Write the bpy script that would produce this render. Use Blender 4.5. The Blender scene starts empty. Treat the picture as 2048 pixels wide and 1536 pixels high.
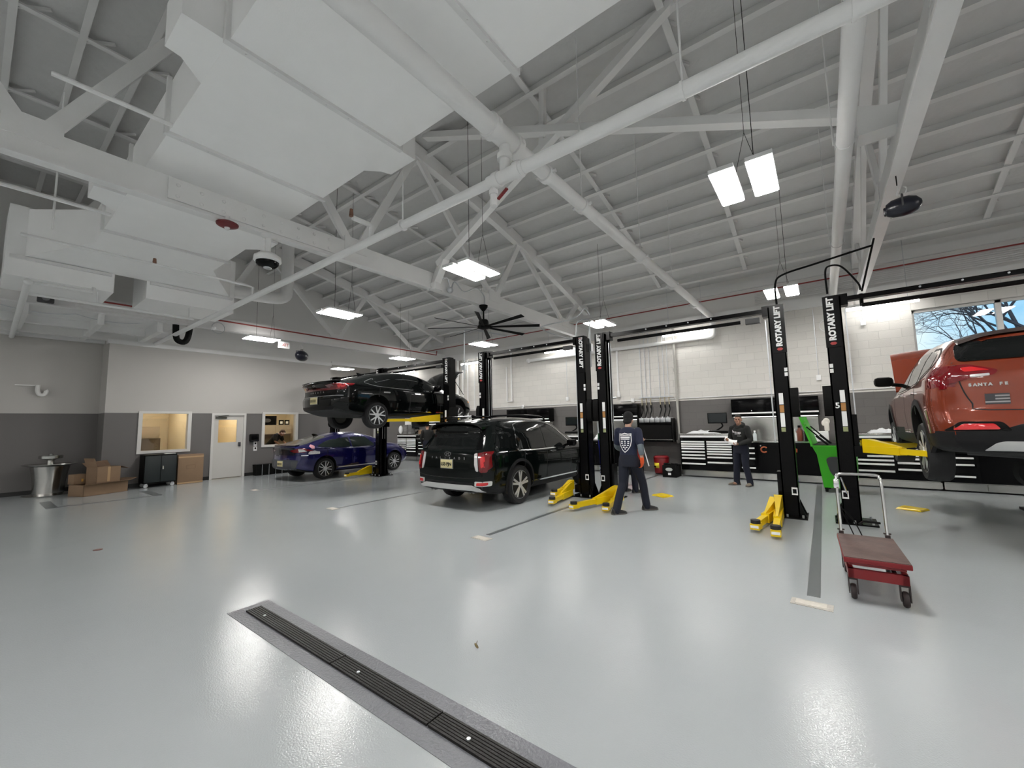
import bpy, bmesh, math, random
from mathutils import Vector, Matrix, noise
from mathutils.bvhtree import BVHTree
random.seed(7)
PI = math.pi
sc = bpy.context.scene
C = sc.collection
# ---------------------------------------------------------------- camera
cd = bpy.data.cameras.new('camera'); cam = bpy.data.objects.new('camera', cd); C.objects.link(cam)
yaw, pit, roll = -6.45983092e-01, 9.58634261e-02, -2.09503531e-02
cd.sensor_fit = 'HORIZONTAL'; cd.sensor_width = 36; cd.lens = 820.236/2048*36
cd.clip_start = .05; cd.clip_end = 300
f_ = Vector((math.sin(yaw)*math.cos(pit), math.cos(yaw)*math.cos(pit), math.sin(pit)))
r_ = Vector((math.cos(yaw), -math.sin(yaw), 0)); u_ = r_.cross(f_)
r2 = r_*math.cos(roll)+u_*math.sin(roll); u2 = -r_*math.sin(roll)+u_*math.cos(roll)
mw = Matrix.Identity(4)
for i in range(3):
    mw[i][0] = r2[i]; mw[i][1] = u2[i]; mw[i][2] = -f_[i]
mw[0][3], mw[1][3], mw[2][3] = 0, 0, 1.61
cam.matrix_world = mw
sc.camera = cam
# ---------------------------------------------------------------- world and exposure
sc.view_settings.view_transform = 'Standard'; sc.view_settings.look = 'None'
sc.view_settings.exposure = 1.2; sc.view_settings.gamma = 1; sc.view_settings.use_curve_mapping = False
w = bpy.data.worlds.new('sky'); sc.world = w; w.use_nodes = True
nt = w.node_tree; bg = nt.nodes['Background']
tcw = nt.nodes.new('ShaderNodeTexCoord'); nzw = nt.nodes.new('ShaderNodeTexNoise'); nzw.inputs['Scale'].default_value = 5
nzw.inputs['Detail'].default_value = 6
rpw = nt.nodes.new('ShaderNodeValToRGB'); rpw.color_ramp.elements[0].position = .42; rpw.color_ramp.elements[1].position = .62
rpw.color_ramp.elements[0].color = (.16, .55, .88, 1); rpw.color_ramp.elements[1].color = (.80, .95, 1, 1)
nt.links.new(tcw.outputs['Generated'], nzw.inputs['Vector']); nt.links.new(nzw.outputs['Fac'], rpw.inputs['Fac'])
nt.links.new(rpw.outputs['Color'], bg.inputs['Color']); bg.inputs['Strength'].default_value = .5
LAMP = 34.0       # radiance of the high bay panels
STRIP = 8.0      # radiance of the wall strip lights
# ---------------------------------------------------------------- materials
MATS = {}
def mat(name, col, rough=.5, metal=0., bump=0., bscale=40., var=0., vscale=3., emit=None, es=1., coat=0., alpha=1., spec=.5, trans=0.):
    if name in MATS: return MATS[name]
    m = bpy.data.materials.new(name); m.use_nodes = True; t = m.node_tree; b = t.nodes['Principled BSDF']
    b.inputs['Base Color'].default_value = (*col, 1); b.inputs['Roughness'].default_value = rough; b.inputs['Metallic'].default_value = metal
    b.inputs['Coat Weight'].default_value = coat; b.inputs['Coat Roughness'].default_value = .03
    b.inputs['Alpha'].default_value = alpha; b.inputs['Specular IOR Level'].default_value = spec; b.inputs['Transmission Weight'].default_value = trans
    if emit: b.inputs['Emission Color'].default_value = (*emit, 1); b.inputs['Emission Strength'].default_value = es
    tc = t.nodes.new('ShaderNodeTexCoord')
    n = t.nodes.new('ShaderNodeTexNoise'); n.inputs['Scale'].default_value = vscale; n.inputs['Detail'].default_value = 4
    t.links.new(tc.outputs['Object'], n.inputs['Vector'])
    if var:
        mx = t.nodes.new('ShaderNodeMix'); mx.data_type = 'RGBA'
        mx.inputs[6].default_value = (*[c*(1-var) for c in col], 1); mx.inputs[7].default_value = (*[min(1, c*(1+var)) for c in col], 1)
        t.links.new(n.outputs['Fac'], mx.inputs[0]); t.links.new(mx.outputs[2], b.inputs['Base Color'])
    if bump:
        n2 = t.nodes.new('ShaderNodeTexNoise'); n2.inputs['Scale'].default_value = bscale; n2.inputs['Detail'].default_value = 3
        t.links.new(tc.outputs['Object'], n2.inputs['Vector'])
        bp = t.nodes.new('ShaderNodeBump'); bp.inputs['Strength'].default_value = bump; bp.inputs['Distance'].default_value = .02
        t.links.new(n2.outputs['Fac'], bp.inputs['Height']); t.links.new(bp.outputs['Normal'], b.inputs['Normal'])
    MATS[name] = m; return m
WHITE = mat('white_paint', (.78, .78, .775), .5, bump=.08, bscale=60, var=.05)
DUCTW = mat('duct_paint', (.93, .93, .925), .55, bump=.06, bscale=90, var=.03)
DECK = mat('sprayed_deck', (.62, .62, .615), .85, bump=.55, bscale=9, var=.05, vscale=6)
PURL = mat('purlin_paint', (.72, .72, .715), .7, bump=.1, bscale=30, var=.04)
BLACK = mat('black_gloss', (.0028, .0028, .0032), .16, var=.2, spec=.15)
BLKP = mat('black_powder', (.0028, .0028, .0032), .25, var=.2, vscale=12, spec=.13)
MBLK = mat('matte_black', (.005, .005, .005), .6, var=.2, vscale=20, spec=.12)
RUB = mat('tyre_rubber', (.010, .010, .011), .75, bump=.1, bscale=80, var=.2)
YEL = mat('yellow_paint', (.80, .56, .005), .32, var=.06, vscale=9)
STEEL = mat('stainless', (.52, .52, .5), .22, 1., var=.08, vscale=8)
CHR = mat('chrome', (.85, .85, .86), .09, 1., var=.02)
ALU = mat('alloy', (.74, .74, .75), .3, .55, var=.04)
GALV = mat('galvanised', (.6, .62, .64), .4, .9, var=.12, vscale=14)
PULL = mat('bright_pull', (.9, .9, .9), .35, 0., var=.02)
LETW = mat('letter_white', (.85, .85, .85), .5, var=.01)
REDP = mat('red_paint', (.20, .006, .010), .35, var=.08)
REDPIPE = mat('red_pipe', (.28, .035, .03), .5, var=.15)
CARDB = mat('cardboard', (.23, .15, .09), .8, var=.1, vscale=6, bump=.05, bscale=90)
CARDI = mat('cardboard_inside', (.14, .085, .05), .85, var=.1, vscale=6)
GREEN = mat('lime_paint', (.04, .42, .008), .38, var=.05)
BLUEH = mat('blue_hose', (.008, .015, .28), .35, var=.1)
LIT = mat('lamp_panel', (1, 1, 1), .5, emit=(1, .975, .935), es=LAMP)
UPL = mat('added_uplight', (1, 1, 1), .5, emit=(1, .975, .935), es=LAMP*.035)  # added weak upward glow to brighten the deck, not a known lens
STR = mat('strip_panel', (1, 1, 1), .5, emit=(1, .98, .94), es=STRIP)
SKIN = mat('skin', (.36, .19, .125), .5, var=.08, vscale=30)
SKIN2 = mat('skin_pale', (.46, .27, .20), .5, var=.08, vscale=30)
GLASS = mat('window_glass', (1, 1, 1), .0, trans=1., spec=.5)
PLASTIC = mat('grey_plastic', (.05, .05, .052), .5, var=.1, vscale=20)
PAPER = mat('white_paper', (.8, .8, .79), .6, var=.03)
# ---------------------------------------------------------------- mesh helpers
class B:
    def __init__(s): s.bm = bmesh.new()
    def box(s, c, d, rz=0, rx=0, ry=0, bev=0, M=None):
        m = M if M is not None else Matrix.Translation(c) @ Matrix.Rotation(rz, 4, 'Z') @ Matrix.Rotation(ry, 4, 'Y') @ Matrix.Rotation(rx, 4, 'X')
        r = bmesh.ops.create_cube(s.bm, size=1, matrix=m @ Matrix.Diagonal((*d, 1)))
        if bev:
            es = list({e for v in r['verts'] for e in v.link_edges})
            bmesh.ops.bevel(s.bm, geom=es, offset=bev, segments=2, affect='EDGES', profile=.5)
        return s
    def bx(s, x0, x1, y0, y1, z0, z1, bev=0):
        return s.box(((x0+x1)/2, (y0+y1)/2, (z0+z1)/2), (abs(x1-x0), abs(y1-y0), abs(z1-z0)), bev=bev)
    def bar(s, p, q, a, b, up=(0, 0, 1)):          # box beam from p to q, a wide, b deep along up
        p, q = Vector(p), Vector(q); d = q-p; L = d.length; x = d/L; u = Vector(up); y = u.cross(x)
        if y.length < 1e-4: y = Vector((0, 1, 0)).cross(x)
        y.normalize(); z = x.cross(y); m = Matrix.Identity(4)
        for i in range(3): m[i][0], m[i][1], m[i][2], m[i][3] = x[i], y[i], z[i], (p[i]+q[i])/2
        return s.box(None, (L, a, b), M=m)
    def cyl(s, p, q, r, r2=None, n=16, caps=True):
        p, q = Vector(p), Vector(q); d = q-p
        m = Matrix.Translation((p+q)/2) @ d.to_track_quat('Z', 'Y').to_matrix().to_4x4()
        bmesh.ops.create_cone(s.bm, cap_ends=caps, segments=n, radius1=r, radius2=r if r2 is None else r2, depth=d.length, matrix=m); return s
    def sph(s, c, r, sx=1, sy=1, sz=1, n=16, M=None):
        m = (M if M is not None else Matrix.Translation(c)) @ Matrix.Diagonal((r*sx, r*sy, r*sz, 1))
        bmesh.ops.create_uvsphere(s.bm, u_segments=n, v_segments=max(6, n*3//4), radius=1, matrix=m); return s
    def rings(s, rs, closed=True, caps=True):       # list of rings (lists of points), quads between
        vs = [[s.bm.verts.new(p) for p in r] for r in rs]; n = len(vs[0])
        for a, b in zip(vs, vs[1:]):
            for i in range(n if closed else n-1):
                try: s.bm.faces.new((a[i], a[(i+1) % n], b[(i+1) % n], b[i]))
                except ValueError: pass
        if caps and closed:
            for r in (list(reversed(vs[0])), vs[-1]):
                try: s.bm.faces.new(r)
                except ValueError: pass
        return s
    def tube(s, pts, r, n=10, flat=1.):              # swept tube, r number or list; round ends when list tapers
        pts = [Vector(p) for p in pts]; k = len(pts); R = r if isinstance(r, (list, tuple)) else [r]*k
        rs = []; prev = None
        for i, p in enumerate(pts):
            d = (pts[min(i+1, k-1)]-pts[max(i-1, 0)]).normalized()
            if prev is None:
                a = Vector((0, 0, 1)) if abs(d.z) < .9 else Vector((1, 0, 0)); x = d.cross(a).normalized()
            else:
                x = (prev-d*prev.dot(d)).normalized()
            prev = x; y = d.cross(x)
            rs.append([p+x*math.cos(2*PI*j/n)*R[i]+y*math.sin(2*PI*j/n)*R[i]*flat for j in range(n)])
        return s.rings(rs)
    def lathe(s, prof, c=(0, 0, 0), n=24, axis='Z'):   # prof: (r, h)
        rs = []
        for r, h in prof:
            ring = []
            for j in range(n):
                a = 2*PI*j/n; x, y = r*math.cos(a), r*math.sin(a)
                p = (x, y, h) if axis == 'Z' else ((h, x, y) if axis == 'X' else (y, h, x))
                ring.append(Vector(p)+Vector(c))
            rs.append(ring)
        return s.rings(rs)
    def prism(s, poly, a, b, axis='X'):              # poly in the two other axes (YZ for X, XZ for Y, XY for Z)
        f = {'X': lambda p, h: (h, p[0], p[1]), 'Y': lambda p, h: (p[0], h, p[1]), 'Z': lambda p, h: (p[0], p[1], h)}[axis]
        return s.rings([[f(p, a) for p in poly], [f(p, b) for p in poly]])
    def bevel(s, w, seg=2):
        es = [e for e in s.bm.edges if len(e.link_faces) == 2 and e.calc_face_angle(0) > .6]
        bmesh.ops.bevel(s.bm, geom=es, offset=w, segments=seg, affect='EDGES', profile=.5); return s
    def obj(s, name, m, parent=None, world=False, ang=.6):
        bmesh.ops.recalc_face_normals(s.bm, faces=s.bm.faces)
        if world and parent is not None:
            bmesh.ops.translate(s.bm, vec=-Vector(parent.location), verts=s.bm.verts)
        me = bpy.data.meshes.new(name); s.bm.to_mesh(me); s.bm.free()
        for p in me.polygons: p.use_smooth = True
        me.set_sharp_from_angle(angle=ang)
        for x in (m if isinstance(m, (list, tuple)) else [m]): me.materials.append(x)
        o = bpy.data.objects.new(name, me); C.objects.link(o)
        if parent is not None: o.parent = parent
        return o
def tag(o, label, cat, group=None):
    o['label'] = label; o['category'] = cat
    if group: o['group'] = group
    return o
def thing(name, label, cat, loc=(0, 0, 0), rz=0, group=None):
    o = bpy.data.objects.new(name, None); C.objects.link(o); o.location = loc; o.rotation_euler = (0, 0, rz)
    o.empty_display_size = .1
    return tag(o, label, cat, group)
def struct(o, label=None):
    o['kind'] = 'structure'
    if label: o['label'] = label
    return o
def text(name, s, size, m, parent, M, ext=.003, bold=.0, align='CENTER'):
    cu = bpy.data.curves.new(name, 'FONT'); cu.body = s; cu.size = size; cu.extrude = ext; cu.offset = bold
    cu.align_x = align; cu.align_y = 'CENTER'; cu.resolution_u = 3
    o = bpy.data.objects.new(name, cu); C.objects.link(o)
    dg = bpy.context.evaluated_depsgraph_get(); me = bpy.data.meshes.new_from_object(o.evaluated_get(dg))
    bpy.data.objects.remove(o); bpy.data.curves.remove(cu)
    me.transform(M); me.materials.clear(); me.materials.append(m); me.name = name
    o = bpy.data.objects.new(name, me); C.objects.link(o); o.parent = parent
    return o
def frame(o, x, y):           # text/decal matrix: origin o, right x, up y
    x = Vector(x).normalized(); y = Vector(y); y = (y-x*y.dot(x)).normalized(); z = x.cross(y); m = Matrix.Identity(4)
    for i in range(3): m[i][0], m[i][1], m[i][2], m[i][3] = x[i], y[i], z[i], o[i]
    return m
def arc(p, q, sag, n=12):
    p, q = Vector(p), Vector(q); return [p.lerp(q, i/n)+Vector((0, 0, -4*sag*(i/n)*(1-i/n))) for i in range(n+1)]
def smooth_pts(pts, n=6):
    P = [Vector(p) for p in pts]; out = []
    for i in range(len(P)-1):
        a, b, c, d = P[max(i-1, 0)], P[i], P[i+1], P[min(i+2, len(P)-1)]
        for k in range(n):
            t = k/n; out.append(.5*((2*b)+(c-a)*t+(2*a-5*b+4*c-d)*t*t+(3*b-a-3*c+d)*t**3))
    return out+[P[-1]]
# ================================================================ THE SETTING
YB = 13.2; XL = -16.0; XR = 9.0; YF = -13.4
def zdeck(y): return 8.0-.0135*y*y
def zpur(y): return 7.85-.0135*y*y
# floor: glossy grey epoxy with orange-peel texture
fm = bpy.data.materials.new('epoxy_floor'); fm.use_nodes = True; t = fm.node_tree; b = t.nodes['Principled BSDF']
g = t.nodes.new('ShaderNodeNewGeometry'); n1 = t.nodes.new('ShaderNodeTexNoise'); n1.inputs['Scale'].default_value = .55; n1.inputs['Detail'].default_value = 5
n2 = t.nodes.new('ShaderNodeTexNoise'); n2.inputs['Scale'].default_value = 105; n2.inputs['Detail'].default_value = 2
n3 = t.nodes.new('ShaderNodeTexNoise'); n3.inputs['Scale'].default_value = 1.7; n3.inputs['Detail'].default_value = 3
for n in (n1, n2, n3): t.links.new(g.outputs['Position'], n.inputs['Vector'])
mx = t.nodes.new('ShaderNodeMix'); mx.data_type = 'RGBA'; mx.inputs[6].default_value = (.37, .40, .415, 1); mx.inputs[7].default_value = (.44, .465, .475, 1)
t.links.new(n1.outputs['Fac'], mx.inputs[0]); t.links.new(mx.outputs[2], b.inputs['Base Color'])
mr = t.nodes.new('ShaderNodeMapRange'); mr.inputs[1].default_value = .3; mr.inputs[2].default_value = .7; mr.inputs[3].default_value = .055; mr.inputs[4].default_value = .095
t.links.new(n3.outputs['Fac'], mr.inputs[0]); t.links.new(mr.outputs[0], b.inputs['Roughness'])
ad = t.nodes.new('ShaderNodeMath'); ad.operation = 'MULTIPLY_ADD'; ad.inputs[1].default_value = 1.2
t.links.new(n3.outputs['Fac'], ad.inputs[0]); t.links.new(n2.outputs['Fac'], ad.inputs[2])
bp = t.nodes.new('ShaderNodeBump'); bp.inputs['Strength'].default_value = .5; bp.inputs['Distance'].default_value = .0021
t.links.new(ad.outputs[0], bp.inputs['Height']); t.links.new(bp.outputs['Normal'], b.inputs['Normal'])
b.inputs['Specular IOR Level'].default_value = .36
floor = struct(B().bx(-20, XR+.2, YF-.2, YB+.2, -.2, 0).obj('floor', fm), 'glossy grey epoxy workshop floor')
STRIPE = mat('stripe_grey', (.115, .128, .135), .3, var=.08, vscale=2)
for x, y0, y1, wd in ((-.19, 4.7, 12.4, .1), (-4.02, 4.68, 12.4, .08), (-7.9, 4.6, 12.4, .07), (-11.93, 4.7, 12.4, .07)):
    B().bx(x-wd/2, x+wd/2, y0, y1, 0, .0025).obj('floor_stripe', STRIPE, floor)
# painted lines of the covered pit near the wash fountain
fs = B(); fs.bx(-14.75, -13.35, 1.12, 1.3, 0, .002); fs.bx(-14.75, -13.35, 2.9, 3.08, 0, .002); fs.bx(-13.5, -13.4, 1.3, 2.9, 0, .002)
fs.obj('floor_stripe', STRIPE, floor)
# walls
def wall_mat(name, split, lo, hi, block):
    m = bpy.data.materials.new(name); m.use_nodes = True; t = m.node_tree; b = t.nodes['Principled BSDF']; b.inputs['Roughness'].default_value = .6
    g = t.nodes.new('ShaderNodeNewGeometry'); sp = t.nodes.new('ShaderNodeSeparateXYZ'); t.links.new(g.outputs['Position'], sp.inputs[0])
    cp = t.nodes.new('ShaderNodeMath'); cp.operation = 'GREATER_THAN'; cp.inputs[1].default_value = split; t.links.new(sp.outputs['Z'], cp.inputs[0])
    mx = t.nodes.new('ShaderNodeMix'); mx.data_type = 'RGBA'; mx.inputs[6].default_value = (*lo, 1); mx.inputs[7].default_value = (*hi, 1)
    t.links.new(cp.outputs[0], mx.inputs[0]); out = mx.outputs[2]
    n = t.nodes.new('ShaderNodeTexNoise'); n.inputs['Scale'].default_value = 60; t.links.new(g.outputs['Position'], n.inputs['Vector'])
    bp = t.nodes.new('ShaderNodeBump'); bp.inputs['Strength'].default_value = .15; bp.inputs['Distance'].default_value = .01
    if block:
        cx = t.nodes.new('ShaderNodeCombineXYZ'); t.links.new(sp.outputs['X'], cx.inputs[0]); t.links.new(sp.outputs['Z'], cx.inputs[1])
        br = t.nodes.new('ShaderNodeTexBrick'); br.inputs['Scale'].default_value = 1; br.inputs['Mortar Size'].default_value = .008
        br.inputs['Mortar Smooth'].default_value = .6
        br.inputs['Brick Width'].default_value = .406; br.inputs['Row Height'].default_value = .203
        br.inputs['Color1'].default_value = (1, 1, 1, 1); br.inputs['Color2'].default_value = (.93, .93, .93, 1); br.inputs['Mortar'].default_value = (.84, .84, .84, 1)
        t.links.new(cx.outputs[0], br.inputs['Vector'])
        m2 = t.nodes.new('ShaderNodeMix'); m2.data_type = 'RGBA'; m2.blend_type = 'MULTIPLY'; m2.inputs[0].default_value = 1
        t.links.new(out, m2.inputs[6]); t.links.new(br.outputs['Color'], m2.inputs[7]); out = m2.outputs[2]
        sb = t.nodes.new('ShaderNodeMath'); sb.operation = 'MULTIPLY_ADD'; sb.inputs[1].default_value = -1.2
        t.links.new(br.outputs['Fac'], sb.inputs[0]); t.links.new(n.outputs['Fac'], sb.inputs[2]); t.links.new(sb.outputs[0], bp.inputs['Height'])
        bp.inputs['Strength'].default_value = .35
    else: t.links.new(n.outputs['Fac'], bp.inputs['Height'])
    t.links.new(out, b.inputs['Base Color']); t.links.new(bp.outputs['Normal'], b.inputs['Normal'])
    return m
WB = wall_mat('painted_block', 2.195, (.15, .142, .137), (.70, .68, .645), True)
WL = wall_mat('painted_drywall', 2.145, (.135, .128, .124), (.47, .455, .435), False)
PLAIN = mat('white_gable', (.74, .735, .72), .7, bump=.1, bscale=30)
# back wall with window opening x 1.83..5.6, z 2.75..4.06
WX0, WX1, WZ0, WZ1 = 1.83, 5.9, 2.75, 4.06
wb = B()
wb.bx(-19.6, WX0, YB, YB+.3, 0, 4.5); wb.bx(WX1, XR+.2, YB, YB+.3, 0, 4.5)
wb.bx(WX0, WX1, YB, YB+.3, 0, WZ0); wb.bx(WX0, WX1, YB, YB+.3, WZ1, 4.5)
wall_back = struct(wb.obj('wall_back', WB), 'painted concrete block wall behind the tool benches')
B().bx(-19.6, XR+.2, YB, YB+.3, 4.5, 5.8).obj('upper_wall', PLAIN, wall_back)
B().bx(-19.6, XR, YB-.07, YB, 4.47, 4.74).obj('wall_ledge', WHITE, wall_back)
rb = B()
for k in range(9): rb.bx(-1.3, XR, YB-.03, YB, 4.82+k*.045, 4.845+k*.045)
rb.obj('ribbed_panel', WHITE, wall_back)
B().bx(-19.6, XR, YB-.09, YB, 5.28, 5.5).obj('eave_beam', PURL, wall_back)
struct(B().bx(XR, XR+.2, YF, YB+.3, 0, 8.2).obj('wall_right', PLAIN))
struct(B().bx(-20, XR+.2, YF-.2, YF, 0, 5.8).obj('wall_front', PLAIN))
struct(B().bx(-19.8, -19.6, 8.55, YB+.3, 0, 8.2).bx(-19.6, XL-.14, 8.7, 8.85, 0, 8.2).obj('wall_far_left', WL))
# left wall with two office windows and a door
wl = B()
for (y0, y1, z0, z1) in ((2.29, 3.07, 0, 4.2), (3.07, 4.22, 0, 1.02), (3.07, 4.22, 2.14, 4.2), (4.22, 4.87, 0, 4.2), (4.87, 5.78, 2.10, 4.2),
                         (5.78, 6.40, 0, 4.2), (6.40, 7.54, 0, 1.02), (6.40, 7.54, 2.14, 4.2), (7.54, 8.85, 0, 4.2)):
    wl.bx(XL-.14, XL, y0, y1, z0, z1)
wall_left = struct(wl.obj('wall_left', WL), 'two tone office wall with windows and door')
B().bx(XL-.16, XL-.02, -13.4, YB, 4.2, 8.2).obj('gable_wall', PLAIN, wall_left)
B().bx(XL-.2, XL+.03, 2.25, 8.9, 4.12, 4.24).obj('wall_cap', WHITE, wall_left)
B().bx(XL-.2, XL+.02, 8.9, YB, 4.2, 4.32).obj('wall_cap', WHITE, wall_left)
wr = B(); wr.bx(-17.05, -16.9, YF, 2.29, 0, 4.6); wr.bx(-17.05, XL-.14, 2.29, 2.43, 0, 4.3)
struct(wr.obj('wall_recess', WL), 'two tone wall behind the steel wash fountain')
BBK = mat('base_black', (.01, .01, .01), .4)
struct(B().bx(XL, XL+.012, 2.29, 4.84, 0, .11).bx(XL, XL+.012, 5.84, 8.85, 0, .11).obj('baseboard_left', BBK))
struct(B().bx(-16.9, -16.888, -6, 2.29, 0, .11).bx(-16.9, XL, 2.278, 2.29, 0, .11).obj('baseboard_recess', BBK))
# office windows
def office_window(n, y0, y1):
    fr = B()
    for a in ((y0-.06, y1+.06, 2.13, 2.2), (y0-.06, y1+.06, .95, 1.03), (y0-.06, y0+.03, 1.03, 2.13), (y1-.03, y1+.06, 1.03, 2.13)):
        fr.bx(XL-.16, XL+.035, *a)
    o = struct(fr.obj('window_%d' % n, mat('frame_grey_white', (.62, .61, .59), .45, var=.03)), 'office window in white metal frame')
    B().bx(XL-.075, XL-.067, y0, y1, 1.03, 2.13).obj('pane', GLASS, o)
office_window(1, 3.07, 4.22); office_window(2, 6.40, 7.54)
fd = B()
for a in ((4.82, 5.83, 2.08, 2.15), (4.82, 4.89, 0, 2.08), (5.76, 5.83, 0, 2.08)): fd.bx(XL-.16, XL+.03, *a)
d1 = struct(fd.obj('door_1', MATS['frame_grey_white']), 'pale office door with glass upper panel')
lf = B()
for a in ((4.89, 5.03, .02, 2.08), (5.57, 5.76, .02, 2.08), (5.03, 5.57, .02, 1.18), (5.03, 5.57, 1.93, 2.08)): lf.bx(XL-.07, XL-.025, *a)
lf.obj('door_leaf', mat('door_paint', (.56, .545, .52), .5, var=.02), d1)
B().bx(XL-.052, XL-.044, 5.03, 5.57, 1.18, 1.93).obj('door_pane', GLASS, d1)
B().bx(XL-.03, XL+.015, 4.93, 5.25, 1.97, 2.03).bar((XL+.02, 5.0, 2.04), (XL+.02, 5.3, 2.08), .02, .02).obj('door_closer', STEEL, d1)
B().bx(XL-.03, XL+.03, 5.62, 5.69, 1.03, 1.17, bev=.01).obj('door_handle', mat('lock_grey', (.08, .08, .09), .4, .5), d1)
# office behind the glass: warm lit room with wall cabinets
OFF = mat('office_cream', (.80, .70, .52), .7, var=.02)
ow = B(); ow.bx(-19.3, -19.2, 2.43, 8.7, 0, 3); ow.bx(-19.2, XL-.14, 2.43, 2.5, 0, 3); ow.bx(-19.2, XL-.14, 8.6, 8.7, 0, 3)
ow.bx(-19.2, XL-.14, 4.45, 4.52, 0, 3); ow.bx(-19.2, XL-.14, 6.0, 6.07, 0, 3); ow.bx(-19.3, XL-.14, 2.43, 8.7, 2.8, 2.9)
struct(ow.obj('wall_office', OFF), 'cream inner office walls')
struct(B().bx(-19.25, XL-.14, 2.5, 8.6, .001, .012).obj('trim_1', mat('office_carpet', (.12, .11, .1), .9)))
for i, (y0, y1, nm) in enumerate(((2.6, 4.3, 'left'), (4.7, 5.9, 'middle'), (6.3, 8.4, 'right'))):
    tt = thing('office_ceiling_light', 'flat lit ceiling panel in the %s office behind glass' % nm, 'light', (-17.5, (y0+y1)/2, 2.8))
    B().bx(-.62, .62, -.31, .31, -.05, 0).obj('housing', WHITE, tt)
    B().bx(-.58, .58, -.27, .27, -.062, -.05).obj('diffuser', mat('office_lamp', (1, 1, 1), .5, emit=(1, .88, .66), es=6.0), tt)
# back-wall window: frame, mullion, panes
wf = B()
for a in ((WX0, WX1, WZ1-.06, WZ1), (WX0, WX1, WZ0, WZ0+.06), (WX0, WX0+.05, WZ0, WZ1), (WX1-.05, WX1, WZ0, WZ1), (3.15, 3.24, WZ0, WZ1), (4.5, 4.59, WZ0, WZ1)):
    wf.bx(a[0], a[1], YB+.1, YB+.19, a[2], a[3])
w3 = struct(wf.obj('window_3', MATS['frame_grey_white']), 'high window in the block wall with bare tree outside')
for x0, x1 in ((WX0+.05, 3.15), (3.24, 4.5), (4.59, WX1-.05)): B().bx(x0, x1, YB+.142, YB+.15, WZ0+.06, WZ1-.06).obj('pane', GLASS, w3)
# door in the far back wall
fd = B()
for a in ((-19.3, -19.2, 0, 2.12), (-18.3, -18.2, 0, 2.12), (-19.3, -18.2, 2.05, 2.15)): fd.bx(a[0], a[1], YB-.03, YB, a[2], a[3])
d2 = struct(fd.obj('door_2', MATS['frame_grey_white']), 'white far door in the back wall')
B().bx(-19.2, -18.3, YB-.02, YB-.001, .01, 2.05).obj('door_leaf', MATS['door_paint'], d2)
# ceiling: arched deck, purlins, bridging straps
ny = 54; rs = []
for k in range(ny+1):
    y = YF+(YB+.3-YF)*k/ny; z = zdeck(y)
    rs.append([(-20, y, z), (XR+.2, y, z), (XR+.2, y, z+.2), (-20, y, z+.2)])
ceiling = struct(B().rings(rs).obj('ceiling', DECK), 'arched roof deck with sprayed insulation')
py = []
y = -4.2
while y < 13.0:
    py.append(y); y += .705
for y in py:
    B().bar((-19.6, y, zpur(y)+.07), (XR, y, zpur(y)+.07), .05, .15, up=(0, .027*y, 1)).bar((-19.6, y-.02, zpur(y)), (XR, y-.02, zpur(y)), .09, .02, up=(0, .027*y, 1)).obj('purlin', PURL, ceiling)
for x in (-18.2, -16.4, -11.4, -8.95, -3.75, -1.42, 3.05, 5.5):
    bb = B()
    for y0, y1 in zip(py, py[1:]):
        # each bay's strap bows up toward the deck in the middle
        P = [(x, y0, zpur(y0)+.03), (x, (y0+y1)/2, (zpur(y0)+zpur(y1))/2+.03), (x, y1, zpur(y1)+.03)]
        bb.bar(P[0], P[2], .10, .03, up=(0, .027*y0, 1))
        bb.bar((x-.05, y0+.02, zpur(y0)+.02), (x+.1, y0+.34, zpur(y0+.34)+.13), .03, .05)
    bb.obj('bridging_strap', PURL, ceiling)
# low soffit and joists over the recess
sf = B(); sf.bx(-17.05, -14.0, YF, 3.35, 4.5, 4.58)
sof = struct(sf.obj('trim_2', WHITE), 'low white soffit framing over the wash fountain')
for y in (-.5, .6, 1.82, 2.95): B().bx(-16.88, -14.0, y-.06, y+.06, 4.24, 4.5).obj('joist', WHITE, sof)
B().bx(-16.88, -16.7, -6, 3.4, 4.2, 4.5).bx(-15.35, -15.2, -6, 3.4, 4.3, 4.5).obj('joist', WHITE, sof)
# ---------------------------------------------------------------- roof trusses
BOT = [-11.3, -7.7, -3.75, .22, 4.0, 7.9, 11.5]
TOP = [-12.6, -9.2, -5.45, -1.75, 1.85, 5.4, 9.1, 12.5]
def ztop(y): return 7.8-.013*y*y
def truss(x, label):
    t = thing('roof_truss', label, 'roof truss', (x, 0, 4.5), 0, 'bowstring roof trusses')
    b = B(); b.bx(-.05, .05, YF+.1, YB, .03, .36); b.bx(-.075, .075, YF+.1, YB, 0, .035); b.obj('bottom_chord', WHITE, t)
    b = B(); ys = [YF+.1+k*(YB-.05-YF-.1)/26 for k in range(27)]
    b.rings([[(-.08, y, ztop(y)-4.66), (.08, y, ztop(y)-4.66), (.08, y, ztop(y)-4.36), (-.08, y, ztop(y)-4.36)] for y in ys]); b.obj('top_chord', WHITE, t)
    for i, yb in enumerate(BOT):
        for yt in (TOP[i], TOP[i+1]):
            s = .09 if yt > yb else -.09
            B().bar((0, yb+s, .34), (0, yt-s*.5, ztop(yt)-4.62), .07, .15, up=(0, 1, 0)).obj('web', WHITE, t)
        B().bx(-.06, .06, yb-.22, yb+.22, .2, .46).obj('gusset', WHITE, t)
    for ysp in (2.45, ):
        b = B().bx(.05, .066, 1.35, 3.6, .06, .34)
        for k in range(9):
            b.sph((.067, 1.45+k*.255, .12), .024, .5, 1, 1, 8); b.sph((.067, 1.45+k*.255, .27), .024, .5, 1, 1, 8)
        b.obj('splice_plate', WHITE, t)
    return t
truss(-6.5, 'white bowstring truss crossing overhead with the black fan mounted under it')
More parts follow.
